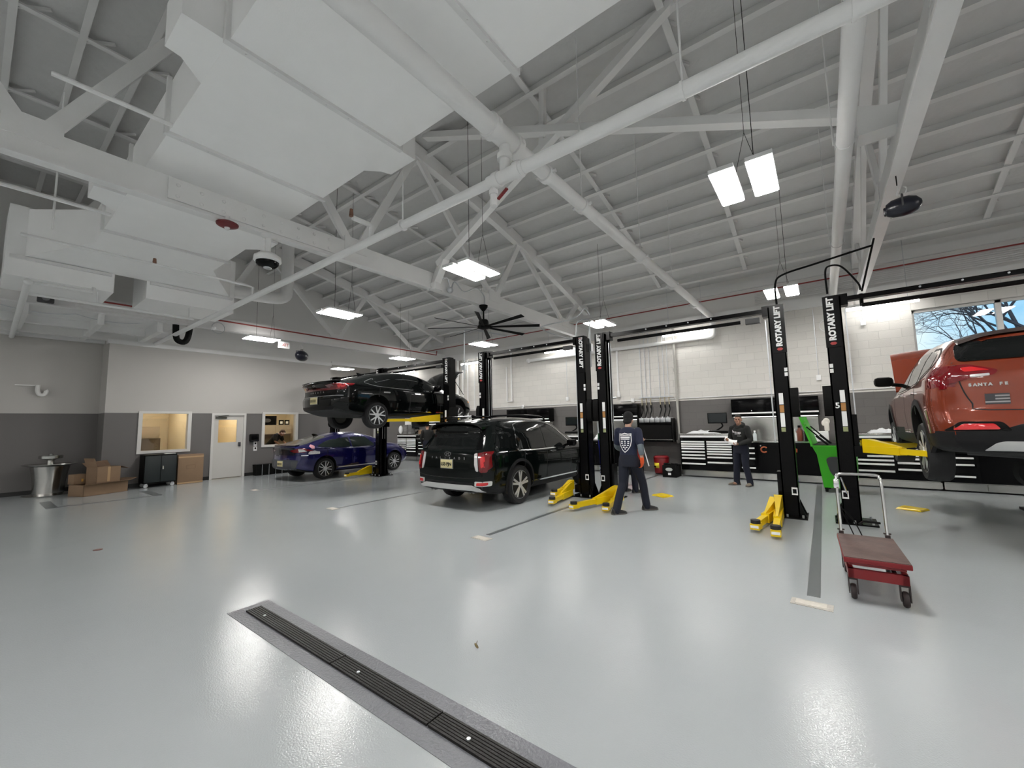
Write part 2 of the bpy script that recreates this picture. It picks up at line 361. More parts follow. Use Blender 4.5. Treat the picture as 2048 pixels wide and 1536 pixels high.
truss(.93, 'white bowstring truss at right carrying the large black oval reel')
truss(-13.9, 'white bowstring truss nearest the grey office wall')
# sway bracing between the two nearer trusses
tag(B().bar((-6.2, 5.75, 4.95), (-.3, 5.62, 8.0), .13, .13).bar((-6.42, 5.85, 4.6), (-6.0, 5.75, 5.05), .15, .15).bx(-6.5, -6.3, 5.75, 5.95, 4.47, 4.62).obj('sway_brace', WHITE),
    'square white diagonal brace rising from truss bottom chord beside the twin lit lamps', 'brace')
tag(B().bar((-6.2, 5.4, 7.62), (.8, 5.95, 4.95), .16, .12).bx(.55, .95, 5.85, 6.1, 4.75, 5.0).obj('sway_brace', WHITE),
    'long white strut with perforated end running to the right truss', 'brace')
tag(B().bar((-3.55, 5.72, 6.25), (-3.5, 5.72, 7.5), .1, .1).obj('brace_hanger', WHITE), 'vertical white hanger post holding the diagonal brace', 'brace')
# ================================================================ OVERHEAD THINGS
# big rectangular duct, four sections with flanged seams and tapered boots
ZD = 5.0
dk = thing('air_duct', 'huge white rectangular air duct running overhead across the hall', 'duct', (-5, 2.07, ZD))
def boxobj(name, m, parent, *a, bev=0):
    return B().bx(*a, bev=bev).obj(name, m, parent, world=True)
for x0, x1 in ((-10.2, -7.55), (-7.53, -5.72), (-5.70, -3.91), (-3.89, -2.13), (-2.11, -.3), (-.28, 1.6)):
    boxobj('duct_section', DUCTW, dk, x0, x1, 1.17, 2.97, ZD, ZD+.62)
for x in (-9.4, -7.54, -5.71, -3.9, -2.12, -.29):
    b = B(); b.bx(x-.03, x+.03, 1.13, 3.01, ZD-.035, ZD+.0); b.bx(x-.03, x+.03, 1.13, 1.17, ZD, ZD+.66); b.bx(x-.03, x+.03, 2.97, 3.01, ZD, ZD+.66)
    for k in range(7): b.cyl((x, 1.3+k*.25, ZD-.045), (x, 1.3+k*.25, ZD-.03), .009, n=6)
    b.obj('seam_flange', WHITE, dk, world=True)
for x in (-3.93, -7.8, -.15):
    for s in (0, 1):
        P = [(x, 1.17), (x, .84), (x-.48, .84), (x-.5, .96), (x-.71, 1.17)] if s == 0 else [(x, 2.97), (x, 3.25), (x-.5, 3.25), (x-.55, 3.12), (x-.71, 2.97)]
        B().prism(P, ZD+.003, ZD+.42, 'Z').obj('branch_boot', DUCTW, dk, world=True)
# end plenum, transition and two box hoods
b = B(); b.rings([[(-10.2, 1.17, ZD), (-10.2, 2.97, ZD), (-10.2, 2.97, ZD+.62), (-10.2, 1.17, ZD+.62)],
                  [(-12.0, .46, ZD), (-12.0, 3.88, ZD), (-12.0, 3.88, 5.95), (-12.0, .46, 5.95)]]); b.obj('transition', DUCTW, dk, world=True)
for y0, y1 in ((.22, 1.72), (2.25, 3.98)):
    boxobj('plenum_box', DUCTW, dk, -13.3, -12.0, y0, y1, 4.6, 5.98)
    boxobj('seam_flange', WHITE, dk, -12.0, -11.94, y0+.05, y1-.05, 4.93, 4.99)
tag(B().tube(smooth_pts([(-12.6, 3.99, 5.35), (-12.6, 5.0, 5.4), (-12.6, 5.45, 5.5), (-12.6, 5.55, 5.8), (-12.6, 5.55, 6.6), (-12.6, 5.55, 7.4)], 4), .17, 14).obj('round_duct', WHITE),
    'white round vent pipe elbowing up from the duct end box', 'duct')
tag(B().tube([(-13.6, -1.0, 5.9), (-13.6, .1, 5.85)], .28, 16).obj('round_duct', WHITE), 'white round duct entering at the left picture edge', 'duct')
# sprinkler main, branch, riser and valve
sp = thing('sprinkler_main', 'thick white sprinkler main slanting over the hall to the block wall', 'pipe', (-2.5, 4, 4.65))
B().tube([(-2.5, -.5, 4.65), (-2.5, 3.42, 4.65)], .105, 16).tube([(-2.5, 3.42, 4.65), (-2.45, 12.85, 4.65)], .082, 16).obj('pipe', WHITE, sp, world=True)
B().tube(smooth_pts([(-2.45, 12.8, 4.65), (-2.42, 13.0, 4.6), (-2.4, 13.05, 4.4), (-2.4, 13.05, 4.15), (-2.45, 13.05, 4.05), (-2.6, 13.05, 4.03)], 4), .08, 12).obj('elbow', WHITE, sp, world=True)
for y in (3.05, 3.45, 4.1, 5.05, 7.4, 9.4, 11.4):
    B().tube([(-2.5, y-.045, 4.65), (-2.5, y+.045, 4.65)], .128 if y < 3.5 else .104, 16).cyl((-2.64, y, 4.65), (-2.36, y, 4.65), .024, n=8).obj('coupling', WHITE, sp, world=True)
for y in (5.05, 7.4, 9.4):
    B().cyl((-2.5, y, 4.7), (-2.5, y, zpur(y)), .008, n=6).obj('hanger_rod', WHITE, sp, world=True)
br = thing('sprinkler_branch', 'long white sprinkler branch pipe crossing the whole hall below the duct', 'pipe', (-2.5, 3.27, 4.22))
B().tube([(-16.0, 3.27, 4.22), (-2.66, 3.27, 4.22)], .052, 14).tube([(-2.3, 3.27, 4.22), (3.5, 3.27, 4.22)], .064, 14).obj('pipe', WHITE, br, world=True)
B().tube([(-2.5, 3.27, 4.56), (-2.5, 3.27, 4.22)], .058, 12).tube([(-2.72, 3.27, 4.22), (-2.25, 3.27, 4.22)], .072, 12).tube([(-2.5, 3.27, 4.40), (-2.5, 3.27, 4.46)], .082, 12).tube([(-2.36, 3.27, 4.22), (-2.29, 3.27, 4.22)], .088, 12).tube([(-2.64, 3.27, 4.22), (-2.57, 3.27, 4.22)], .085, 12).obj('tee_fitting', WHITE, br, world=True)
v = B().tube([(-2.66, 3.27, 4.17), (-2.66, 3.27, 3.94)], [.03, .042, ][0:2], 10).tube([(-2.66, 3.27, 4.12), (-2.66, 3.27, 4.07)], .05, 10).obj('drain_valve', WHITE, br, world=True)
B().bar((-2.6, 3.27, 4.0), (-2.46, 3.25, 4.06), .03, .018).obj('valve_lever', REDP, br, world=True)
for x in (-4.2, -.7, .35):
    B().cyl((x, 3.27, 4.28), (x, 3.27, zpur(3.3)), .009, n=6).tube([(x-.012, 3.27, 4.22), (x+.012, 3.27, 4.22)], .075, 12).obj('hanger_rod', WHITE, br, world=True)
for i, x in enumerate((-4.9, -8.9)):
    z1 = (4.42, 4.42)[i]
    y1 = (2.98, .28)[i]
    t_ = thing('sprinkler_pipe', ('white sprinkler arm with brass head beside the duct corner', 'thin white sprinkler arm under the far duct end')[i], 'pipe', (x, 3.27, 4.22))
    B().tube([(x, 3.27, 4.24), (x, 3.27, z1), (x, 3.22, z1+.02), (x, y1, z1+.02)], .024 if i else .034, 10).obj('pipe', WHITE, t_, world=True)
    if i == 0: B().cyl((x, y1-.02, z1+.03), (x, y1-.02, z1+.13), .03, .022, 10).obj('sprinkler_head', mat('brass_head', (.25, .13, .09), .4, .7), t_, world=True)
    else: B().cyl((x, 1.75, z1+.03), (x, 1.75, z1+.12), .03, .022, 10).obj('sprinkler_head', MATS['brass_head'], t_, world=True)
tag(B().tube([(-5.25, .25, 4.8), (-5.22, 1.1, 4.8)], .024, 8).obj('sprinkler_pipe', WHITE), 'short thin white pipe crossing the wide web brace at top left', 'pipe')
tag(B().tube([(-7.55, -.2, 4.56), (-7.55, 1.0, 4.56)], .026, 8).cyl((-8.55, .55, 4.5), (-8.55, .55, 6.6), .012, n=6).obj('sprinkler_pipe', WHITE), 'thin white pipe passing behind the truss at left picture edge', 'pipe')
pl = thing('sprinkler_line', 'white pipe run bending down toward the wash fountain wall', 'pipe', (-12, .64, 4.4))
B().tube([(-11.4, .5, 4.36), (-16.85, .55, 4.16)], .05, 12).tube([(-12.2, .5, 4.33), (-12.2, 3.2, 4.33)], .03, 10).tube([(-11.5, .5, 4.4), (-11.5, 1.35, 4.4), (-11.5, 1.36, 4.5)], .032, 10).sph((-11.4, .5, 4.37), .06, n=10).obj('pipe', WHITE, pl, world=True)
for x, y in ((-12.2, 1.5), (-12.2, 3.1)): B().cyl((x, y, 4.33), (x, y, 4.75), .01, n=6).obj('hanger_rod', WHITE, pl, world=True)
# large pipe along the right hand truss
rp = thing('round_pipe', 'wide white round pipe running overhead beside the right truss', 'pipe', (.41, 6, 4.6))
B().tube([(.41, -.5, 4.6), (.41, 12.2, 4.6), (.41, 12.5, 4.55), (.41, 12.6, 4.3), (.41, 12.6, 2.9)], .078, 20).obj('pipe', WHITE, rp, world=True)
for y in (5.6, 8.9): B().tube([(.41, y-.01, 4.6), (.41, y+.01, 4.6)], .086, 20).cyl((.31, y, 4.6), (.31, y, zpur(y)), .008, n=6).cyl((.51, y, 4.6), (.51, y, zpur(y)), .008, n=6).obj('pipe_hanger', WHITE, rp, world=True)
# red fire line
tag(B().tube([(-13.74, -3, 4.76), (-13.74, 12.6, 4.76), (-13.74, 12.62, 4.95)], .021, 8).obj('fire_line', REDPIPE), 'thin dark red pipe along the left gable wall', 'pipe')
tag(B().tube([(-15.66, 13.02, 5.12), (8, 13.02, 5.12)], .018, 8).obj('fire_line', REDPIPE), 'thin dark red pipe along the top of the block wall', 'pipe')
# high bay lights
def highbay(x, y, label):
    t_ = thing('high_bay_light', label, 'light', (x, y, 4.3), 0, 'hanging twin panel lamps')
    for s in (-.18, .18):
        h = B().bx(s-.125, s+.125, -.43, .43, .012, .06).obj('housing', WHITE, t_)
        B().bx(s-.11, s+.11, -.41, .41, 0, .012).obj('lamp_panel', LIT, t_); B().bx(s-.09, s+.09, -.4, .4, .06, .066).obj('added_uplight', UPL, t_)  # last panel is the added glow on top of the housing
    zr = zdeck(y)-4.3
    b = B()
    for s in (-.18, .18): b.cyl((s, .3, .06), (0, .3, .8), .003, n=5)
    b.cyl((0, .3, .8), (0, .3, zr), .003, n=5).obj('hanging_wire', MBLK, t_); B().cyl((.12, -.2, .06), (.12, -.2, zr), .004, n=5).obj('hanging_wire', MBLK, t_)
names = {(-.52, 5.22): 'lit twin lamp panel left of the big white round pipe, nearest right', (-4.77, 5.22): 'lit twin lamp panel hanging near the middle, above the black ceiling fan',
         (-9.06, 5.22): 'lit twin lamp panel above the lifted black sedan', (-13.4, 5.22): 'lit lamp panel before the office wall beside the exit sign',
         (-9.06, 10.45): 'lit twin lamp panel just below the fan blades', (-4.77, 10.45): 'lit twin lamp panel over the lift post behind the navy vest',
         (-.52, 10.45): 'lit twin lamp panel between the two right lift posts', (-13.4, 10.45): 'lit lamp panel behind the beam over the lifted sedan',
         (-17.8, 10.45): 'lit lamp panel beyond the end of the office wall'}
for k, v in names.items(): highbay(*k, v)
for x in (-13.4, -9.06, -4.77, -.52, 3.8):
    for y in ((-.05, -5.3, -10.5) if x > -4 else (-5.3, -10.5)):
        highbay(x, y, 'lit twin lamp panel behind the viewpoint')
for y in (5.22, 10.45): highbay(3.8+.6*(y < 6), y, 'lit twin lamp panel above the orange car bay')
# strip lights on the block wall
for x0, x1, lb in ((.62, 1.94, 'bright strip light beside the high window'), (-3.79, -2.42, 'bright strip light above the white wall pipe end'), (-8.1, -6.83, 'bright strip light behind the beam of the middle lift'),
                   (-12.4, -11.2, 'bright strip light right of the raised black hood'), (-16.8, -15.5, 'small bright strip light in the far corner over the sedan roof')):
    t_ = thing('strip_light', lb, 'light', ((x0+x1)/2, 12.8, 4.2), 0, 'wall strip lights'); L = (x1-x0)/2
    B().bx(-L, L, -.05, .05, .03, .09).obj('housing', WHITE, t_)
    B().tube([(-L+.02, 0, .0), (L-.02, 0, .0)], .038, 12).obj('lamp_tube', STR, t_)
    for s in (-.7, .7): B().cyl((L*s, 0, .09), (L*s, 0, zdeck(12.8)-4.2), .006, n=5).obj('hanging_wire', GALV, t_)
# ceiling fan
fn = thing('ceiling_fan', 'black eight bladed ceiling fan under the crossing truss', 'fan', (-6.42, 7.42, 4.5))
B().lathe([(.02, 0), (.11, -.01), (.1, -.06), (.04, -.14), (.02, -.15)], n=18).obj('canopy', MBLK, fn)
B().cyl((0, 0, -.1), (0, 0, -.5), .022, n=10).obj('down_rod', MBLK, fn)
B().lathe([(.02, -.36), (.10, -.37), (.12, -.42), (.12, -.5), (.15, -.52), (.15, -.57), (.05, -.6)], n=22).obj('motor', MBLK, fn)
for k in range(8):
    a = k*PI/4-.175; d = Vector((math.cos(a), math.sin(a), 0)); n = Vector((-d.y, d.x, 0))
    b = B(); b.rings([[d*.12+n*.03+Vector((0, 0, -.545)), d*.12-n*.03+Vector((0, 0, -.53)), d*.12-n*.03+Vector((0, 0, -.54)), d*.12+n*.03+Vector((0, 0, -.555))],
                      [d*1.36+n*.05+Vector((0, 0, -.555)), d*1.36-n*.05+Vector((0, 0, -.52)), d*1.36-n*.05+Vector((0, 0, -.53)), d*1.36+n*.05+Vector((0, 0, -.565))]])
    b.obj('blade', MBLK, fn)
# alarm, dome camera, reels
al = thing('fire_alarm', 'red dome strobe alarm fixed under the white truss chord', 'alarm', (-6.4, 2.0, 4.5))
B().lathe([(.03, 0), (.06, -.01), (.135, -.05), (.13, -.07), (.07, -.10), (.02, -.105)], n=22).obj('housing', mat('alarm_red', (.13, .005, .008), .35), al)
B().sph((0, 0, -.105), .035, n=12).obj('strobe_lens', mat('clear_lens', (.8, .8, .8), .1), al)
B().cyl((.0, 0, 0), (0, 0, .06), .03, n=10).obj('mount', WHITE, al)
cm = thing('dome_camera', 'white dome security camera on a pole below the truss', 'camera', (-6.45, 2.55, 4.5))
B().cyl((0, 0, 0), (0, 0, -.3), .04, n=14).lathe([(.1, 0), (.1, -.02), (.04, -.05)], n=16).obj('pole', WHITE, cm)
B().lathe([(.04, -.28), (.13, -.3), (.18, -.34), (.185, -.4), (.15, -.42)], n=26).obj('housing', mat('camera_white', (.8, .8, .79), .35), cm)
B().lathe([(.155, -.415), (.15, -.45), (.11, -.49), (.04, -.505), (.005, -.506)], n=26).obj('lens_ring', BLACK, cm)
B().lathe([(.06, -.497), (.05, -.512), (.005, -.515)], n=16).obj('lens', GALV, cm)
def reel(x, y, z, s, rz, label, ztop_):
    t_ = thing('cord_reel', label, 'cord reel', (x, y, z), rz)
    navy = mat('reel_navy', (.005, .006, .013), .3, var=.1)
    B().lathe([(.02, -.3), (.13, -.27), (.19, -.18), (.21, -.02), (.2, .1), (.15, .22), (.06, .29), (.01, .3)], axis='X', n=24).obj('shell', navy, t_)
    B().box((-.27, 0, -.02), (.1, .14, .17), bev=.02).obj('cord_outlet', navy, t_)
    B().bx(-.02, .02, -.05, .05, .15, .26).bx(-.015, .015, -.215, -.02, .19, .215).bx(-.015, .015, -.215, -.2, -.05, .2).obj('bracket', PLASTIC, t_)
    B().tube(smooth_pts([(0, 0, .25), (-.08, 0, .3), (-.05, .02, .42), (-.06, 0, .5)], 4), .012, 8).obj('white_cord', PAPER, t_)
    lp = []; 
    for k in range(30):
        a = k*.62; lp.append((.06+.03*math.sin(a*3), .04*math.cos(a), .3+.16*math.sin(a)*.9+.02*k/30))
    B().tube(smooth_pts(lp[:11], 3), .008, 6).obj('white_cord', PAPER, t_)
    B().cyl((-.06, 0, .5), (-.06, 0, (ztop_-z)/s), .012, n=6).obj('chain', MBLK, t_)
    t_.scale = (s, s, s)
    return t_
reel(.95, 6.6, 4.1, .55, -.15, 'large dark oval cord reel hanging from the right truss', 4.5)
reel(-13.9, 6.66, 4.03, .85, -.9, 'small dark cord reel hanging before the office wall', 4.4)
ex = thing('exit_sign', 'small white exit sign hanging beside the leftmost lit lamp', 'sign', (-13.3, 5.82, 4.2))
B().bx(-.02, .02, -.16, .16, -.1, .1).obj('sign_box', LETW, ex)
text('sign_text', 'EXIT', .13, mat('exit_red', (.6, .12, .12), .5), ex, frame((.022, 0, 0), (0, 1, 0), (0, 0, 1)))
B().cyl((0, 0, .1), (0, 0, .4), .006, n=6).obj('hanger', WHITE, ex)
spk = thing('wall_speaker', 'small dark box speaker on the beam near the left edge', 'speaker', (-13.7, .88, 4.62))
B().bx(-.06, .04, -.13, .13, -.1, .1, bev=.02).obj('cabinet', PLASTIC, spk); B().lathe([(.06, .04), (.05, .05), (.01, .052)], axis='X').obj('cone', mat('grey_cone', (.2, .2, .21), .5), spk)
cc = thing('cable_coil', 'coiled white cable and small camera hung on the left beam', 'cable', (-13.72, 4.06, 4.5))
B().lathe([(.02, -.06), (.05, -.05), (.06, .02), (.05, .08), (.02, .1)], axis='X', n=14).obj('camera_body', LETW, cc)
B().tube([(.02, .12+.16*math.cos(a*.35), .02+.16*math.sin(a*.35)) for a in range(40)], .008, 6).obj('cable', GALV, cc)
tag(B().tube(smooth_pts([(-14.0, 3.30, 5.2), (-14.0, 3.28, 4.9), (-14.0, 3.29, 4.3), (-14.0, 3.34, 4.08), (-14.0, 3.5, 4.06), (-14.0, 3.58, 4.3), (-14.0, 3.62, 4.9), (-14.0, 3.68, 5.2)], 5), .075, 12).obj('exhaust_hose', MBLK), 'thick black hose loop hanging behind the left beam', 'hose')
b = B()
for k in range(3): b.tube(arc((-14.06, -1+k*1.2, 4.43), (-14.06, .2+k*1.2, 4.43), .08), .01, 5)
tag(b.obj('loose_cable', GALV), 'thin grey cable sagging along the left beam', 'cable')
tag(B().tube(smooth_pts([(-6.3, 5.95, 4.72), (-6.3, 6.1, 4.78), (-6.3, 6.2, 4.55), (-6.28, 6.3, 4.75), (-6.28, 6.6, 4.6), (-6.28, 7.0, 4.78), (-6.3, 7.3, 4.7), (-6.4, 7.45, 4.52)], 5), .014, 7).sph((-6.32, 6.2, 4.55), .07, n=10).obj('fan_cable', GALV), 'grey flexible cable looping along the truss to the fan', 'cable')
# ================================================================ LIFTS
DECALO = mat('decal_orange', (.42, .2, .06), .5); PAD = mat('pad_rubber', (.012, .012, .012), .6)
def lift_arm(t_, root, end, z, h=.1, gus=.22):
    a = B(); r = Vector((*root, z)); e = Vector((*end, z)); d = (e-r).normalized(); n = Vector((-d.y, d.x, 0)); L = (e-r).length
    def sec(s, w, h0, h1): p = r+d*s; return [p+n*w+Vector((0, 0, h0)), p-n*w+Vector((0, 0, h0)), p-n*w+Vector((0, 0, h1)), p+n*w+Vector((0, 0, h1))]
    a.rings([sec(0, .062, -h/2, h/2), sec(L*.55, .052, -h/2, h/2)])
    a.rings([sec(L*.5, .04, -h*.36, h*.36), sec(L, .04, -h*.36, h*.36)])
    a.rings([sec(L-.09, .062, -h*.4, h*.2), sec(L+.07, .058, -h*.4, h*.2)])
    a.rings([sec(0, .06, h/2, h/2+gus), sec(.1, .05, h/2, h/2+gus*.95), sec(L*.55, .012, h/2, h/2+.012)])
    o = a.obj('lift_arm', YEL, t_)
    B().cyl(e+Vector((0, 0, h*.2)), e+Vector((0, 0, h*.2+.05)), .062, n=16).cyl(e+Vector((0, 0, h*.2)), e+Vector((0, 0, h*.2+.02)), .045, n=16).obj('lift_pad', PAD, o)
    B().box(e+d*.072+Vector((0, 0, -.012)), (.006, .1, .035), rz=math.atan2(d.y, d.x)).obj('arm_end_label', LETW, o)
def lift_post(t_, x, s, ttop, zc, stickers=True, dirt=0):
    # s = +1: opens toward +x
    y0, y1 = -.135, .135; H = 3.5
    b = B(); b.bx(x-s*.15, x-s*.13, y0, y1, .02, H); b.bx(x-s*.15, x+s*.07, y0, y0+.02, .02, H); b.bx(x-s*.15, x+s*.07, y1-.02, y1, .02, H)
    b.bx(x+s*.05, x+s*.07, y0, y0+.07, .02, H); b.bx(x+s*.05, x+s*.07, y1-.07, y1, .02, H)
    p = b.obj('post', BLKP, t_)
    b = B(); b.bx(x-.25, x+.25, -.27, .27, 0, .022); b.obj('base_plate', BLKP, t_)
    for yy in (y0-.005, y1+.005): B().prism([(x-s*.15, .02), (x-s*.24, .02), (x-s*.15, .26)], yy-.008, yy+.008, 'Y').obj('base_gusset', BLKP, t_)
    for dx, dy in ((-.19, -.22), (.19, -.22), (-.02, -.22), (-.19, .22), (.19, .22)):
        B().cyl((x+dx, dy, .02), (x+dx, dy, .06), .016, n=6).obj('anchor_bolt', GALV, t_)
    # chains / cylinder inside the channel, carriage
    B().tube([(x+s*.03, -.05, .1), (x+s*.03, -.05, H-.1)], .034, 12).obj('hydraulic_cylinder', BLACK, t_)
    B().bar((x+s*.12, -.06, 1.2), (x+s*.12, -.06, H-.2), .012, .008).bar((x+s*.12, .03, 1.2), (x+s*.12, .03, H-.2), .012, .008).obj('lift_chain', GALV, t_)
    c = B(); c.bx(x-s*.02, x+s*.13, y0+.04, y1-.04, zc, zc+.62); c.bx(x+s*.06, x+s*.2, y0-.02, y1+.02, zc-.02, zc+.14)
    c.obj('carriage', BLACK, t_)
    # name cover at the top
    cv = B().bx(x-s*.16, x+s*.03, y0-.018, y0-.001, H-.8, H+.02).obj('name_cover', BLKP, t_)
    X_, U_ = ((0, 0, -1), (1, 0, 0)) if ttop else ((0, 0, 1), (-1, 0, 0))
    tx = x-s*.065
    text('post_lettering', 'ROTARY LIFT', .115, LETW, cv, frame((tx, y0-.021, H-.35), X_, U_), .002, .006)
    B().prism([(tx+.045*math.cos(k*PI/3), (H-.74 if not ttop else H-.03)+.026*math.sin(k*PI/3)*(1 if not ttop else .7)) for k in range(6)], y0-.023, y0-.018, 'Y').obj('maker_emblem', mat('emblem_red', (.4, .03, .03), .4), cv)
    if stickers:
        for (z0, z1, m_) in ((1.83, 2.02, LETW), (1.7, 1.82, DECALO), (1.46, 1.69, LETW), (1.38, 1.45, mat('decal_olive', (.3, .33, .16), .5))):
            B().bx(x-s*.02-.03, x-s*.02+.03, y0-.004, y0, z0, z1).obj('warning_sticker', m_, p)
        for z0 in (2.3, 2.38): B().bx(x-s*.12-.022, x-s*.12+.022, y0-.004, y0, z0, z0+.06).obj('warning_sticker', LETW, p)
    st = B().bx(x-s*.1-.04, x-s*.1+.04, y0-.004, y0, .36, .48).obj('serial_plate', LETW, p)
    B().bx(x-s*.1-.026, x-s*.1+.026, y0-.006, y0-.004, .385, .455).obj('serial_print', BLACK, st)
    b = B().prism([(y0+.02, 1.62), (y0-.02, 1.7), (y0-.02, 2.0), (y0+.02, 2.1), (y1-.02, 2.1), (y1-.02, 1.62)], x-s*.26, x-s*.15, 'X').bevel(.015); b.obj('lock_cover', MBLK, t_)
    return p
def lift(x0, x1, label, tt0, tt1, zc0, zc1, arms, st=(1, 1), yl=8.3):
    t_ = thing('two_post_lift', label, 'car lift', (0, yl, 0), 0, 'two post car lifts')
    lift_post(t_, x0, 1, tt0, zc0, st[0]); lift_post(t_, x1, -1, tt1, zc1, st[1])
    B().bx(x0-.1, x1+.1, -.06, .06, 3.43, 3.5).bx(x0-.12, x0+.16, -.09, .09, 3.36, 3.54).bx(x1-.16, x1+.12, -.09, .09, 3.36, 3.54).obj('overhead_beam', BLKP, t_)
    L = x1-x0
    B().tube([(x0+L*.1, -.02, 3.33), (x0+L*.84, -.02, 3.33)], .032, 10).obj('shutoff_bar', MBLK, t_)
    for k in range(4): B().cyl((x0+L*(.3+.13*k), -.075, 3.47), (x0+L*(.3+.13*k), -.06, 3.47), .014, n=6).obj('beam_bolt', GALV, t_)
    B().bx(x1-.42, x1-.2, -.1, .0, 3.27, 3.36).obj('beam_switch', PLASTIC, t_)
    for r, e, z, h, g in arms: lift_arm(t_, (r[0], r[1]-yl), (e[0], e[1]-yl), z, h, g)
    return t_
lift(.28, 3.55, 'black two post lift at right, raising the orange car', False, False, 1.02, 1.02,
     [((.48, 8.1), (1.1, 7.25), 1.12, .1, .1), ((.48, 8.5), (1.25, 9.5), 1.12, .1, .06), ((3.35, 8.05), (2.7, 7.0), 1.14, .12, .12), ((3.35, 8.5), (2.6, 9.4), 1.14, .12, .12)])
lb = lift(-3.7, -.56, 'empty black two post lift around the walking man, yellow arms on floor', False, False, .1, .1,
     [((-3.42, 8.0), (-3.74, 6.75), .1, .12, .16), ((-3.38, 8.05), (-3.2, 6.95), .09, .12, .12), ((-.74, 8.05), (-.88, 6.85), .1, .13, .16), ((-.68, 8.0), (-.62, 6.62), .1, .14, .2)])
lift(-7.1, -4.27, 'black two post lift straddling the black car on the floor', False, True, .1, .1,
     [((-4.5, 8.0), (-4.32, 6.95), .1, .12, .16), ((-4.52, 8.1), (-4.45, 7.25), .2, .1, .1), ((-7.1, 8.0), (-7.0, 7.0), .1, .1, .1)])
lift(-11.7, -8.55, 'black two post lift raising the black sedan', False, True, 1.6, 1.6,
     [((-8.76, 8.12), (-9.05, 6.5), 1.76, .1, .1), ((-8.76, 8.5), (-9.1, 9.5), 1.76, .1, .08), ((-11.45, 8.1), (-10.5, 7.0), 1.76, .1, .08)])
lift(-15.0, -12.11, 'farthest black two post lift, beside the blue hatchback', False, False, .1, .1,
     [((-12.3, 8.3), (-12.15, 7.35), .1, .12, .14)], (0, 0), 8.55)
# number on right lift's left post
text('bay_number', '5', .12, LETW, [o for o in bpy.data.objects if o.name == 'two_post_lift'][0], frame((.19, -.14, 1.78), (1, 0, 0), (0, 0, 1)), .002, .003)
# overhead feeds of the lifts
tag(B().tube(smooth_pts([(-.5, 8.35, 3.54), (-.5, 8.4, 3.95), (-.38, 8.5, 4.12), (.1, 8.5, 4.2), (.75, 8.5, 4.3), (.8, 8.55, 4.32)], 6), .016, 8).obj('power_feed', MBLK), 'thin black conduit looping up from the lift post right of centre', 'conduit')
tag(B().tube(smooth_pts([(.2, 8.3, 3.6), (.2, 8.3, 3.96), (.26, 8.4, 4.08), (.42, 8.5, 4.06), (.6, 8.5, 3.75), (.62, 8.45, 3.62)], 6), .014, 8).tube([(.62, 8.45, 3.55), (.62, 8.45, 3.35)], .025, 8).tube([(.64, 8.5, 3.6), (.86, 8.6, 4.45)], .014, 8).obj('power_feed', MBLK), 'black looped conduit above the post marked five', 'conduit')
tag(B().tube([(-4.12, 8.45, 2.85), (-4.12, 8.45, 3.78)], .022, 10).tube(smooth_pts([(-4.12, 8.45, 3.78), (-4.14, 8.45, 3.95), (-4.4, 8.4, 3.92), (-4.45, 8.4, 3.6), (-4.6, 8.4, 3.55), (-5.4, 8.4, 3.95), (-4.5, 8.4, 4.02), (-4.2, 8.4, 4.2), (-4.1, 8.45, 4.05)], 6), .014, 8).bx(-4.17, -4.07, 8.4, 8.5, 3.2, 3.38).obj('power_feed', GALV), 'metal conduit with black cable loop above the middle lift', 'conduit')
tag(B().tube(smooth_pts([(-8.05, 8.45, 2.9), (-8.05, 8.45, 4.1), (-7.95, 8.45, 4.3), (-7.3, 8.5, 4.15), (-6.6, 8.6, 3.95)], 6), .02, 8).bx(-8.1, -8.0, 8.4, 8.5, 3.15, 3.3).obj('power_feed', GALV), 'metal conduit rising from the post beside the raised hood', 'conduit')
# ================================================================ BENCH WALL
YF_ = 12.5; YW = 13.185
def drawer_cab(x0, w, where, h=1.16):
    t_ = thing('drawer_cabinet', 'black tool cabinet with bright drawer pulls ' + where, 'cabinet', (x0, YF_, 0), 0, 'tool cabinets with bright drawer pulls')
    B().bx(0, w, 0, .62, .19, h, bev=.008).obj('body', BLACK, t_)
    B().bx(.02, w-.02, .03, .6, .03, .19).bx(0, w, -.004, .02, .045, .17).obj('kick_plate', STEEL, t_)
    B().bx(-.01, w+.005, -.03, .65, h, h+.055, bev=.006).obj('worktop', STEEL, t_)
    B().bx(.02, w-.02, -.045, -.005, h-.055, h-.005, bev=.006).obj('top_pull', PULL, t_)
    for c in range(2):
        a = .04+c*(w/2-.015); e = a+w/2-.07
        zs = ([.985, .92, .855, .79, .7, .61, .52, .37] if c == 0 else [.985, .92, .855, .79, .72, .65, .56, .42])
        for k, z in enumerate(zs):
            zt = (zs[k-1]-.006) if k else h-.1
            d = B().bx(a-.01, e+.01, -.012, .0, z-.03, min(zt-.03, z+.09)).obj('drawer', BLKP, t_)
            B().bx(a, e, -.042, -.012, z-.021, z+.021, bev=.005).obj('drawer_pull', PULL, d)
    B().cyl((.06, -.008, h-.1), (.06, .0, h-.1), .016, n=10).obj('lock', CHR, t_)
    return t_
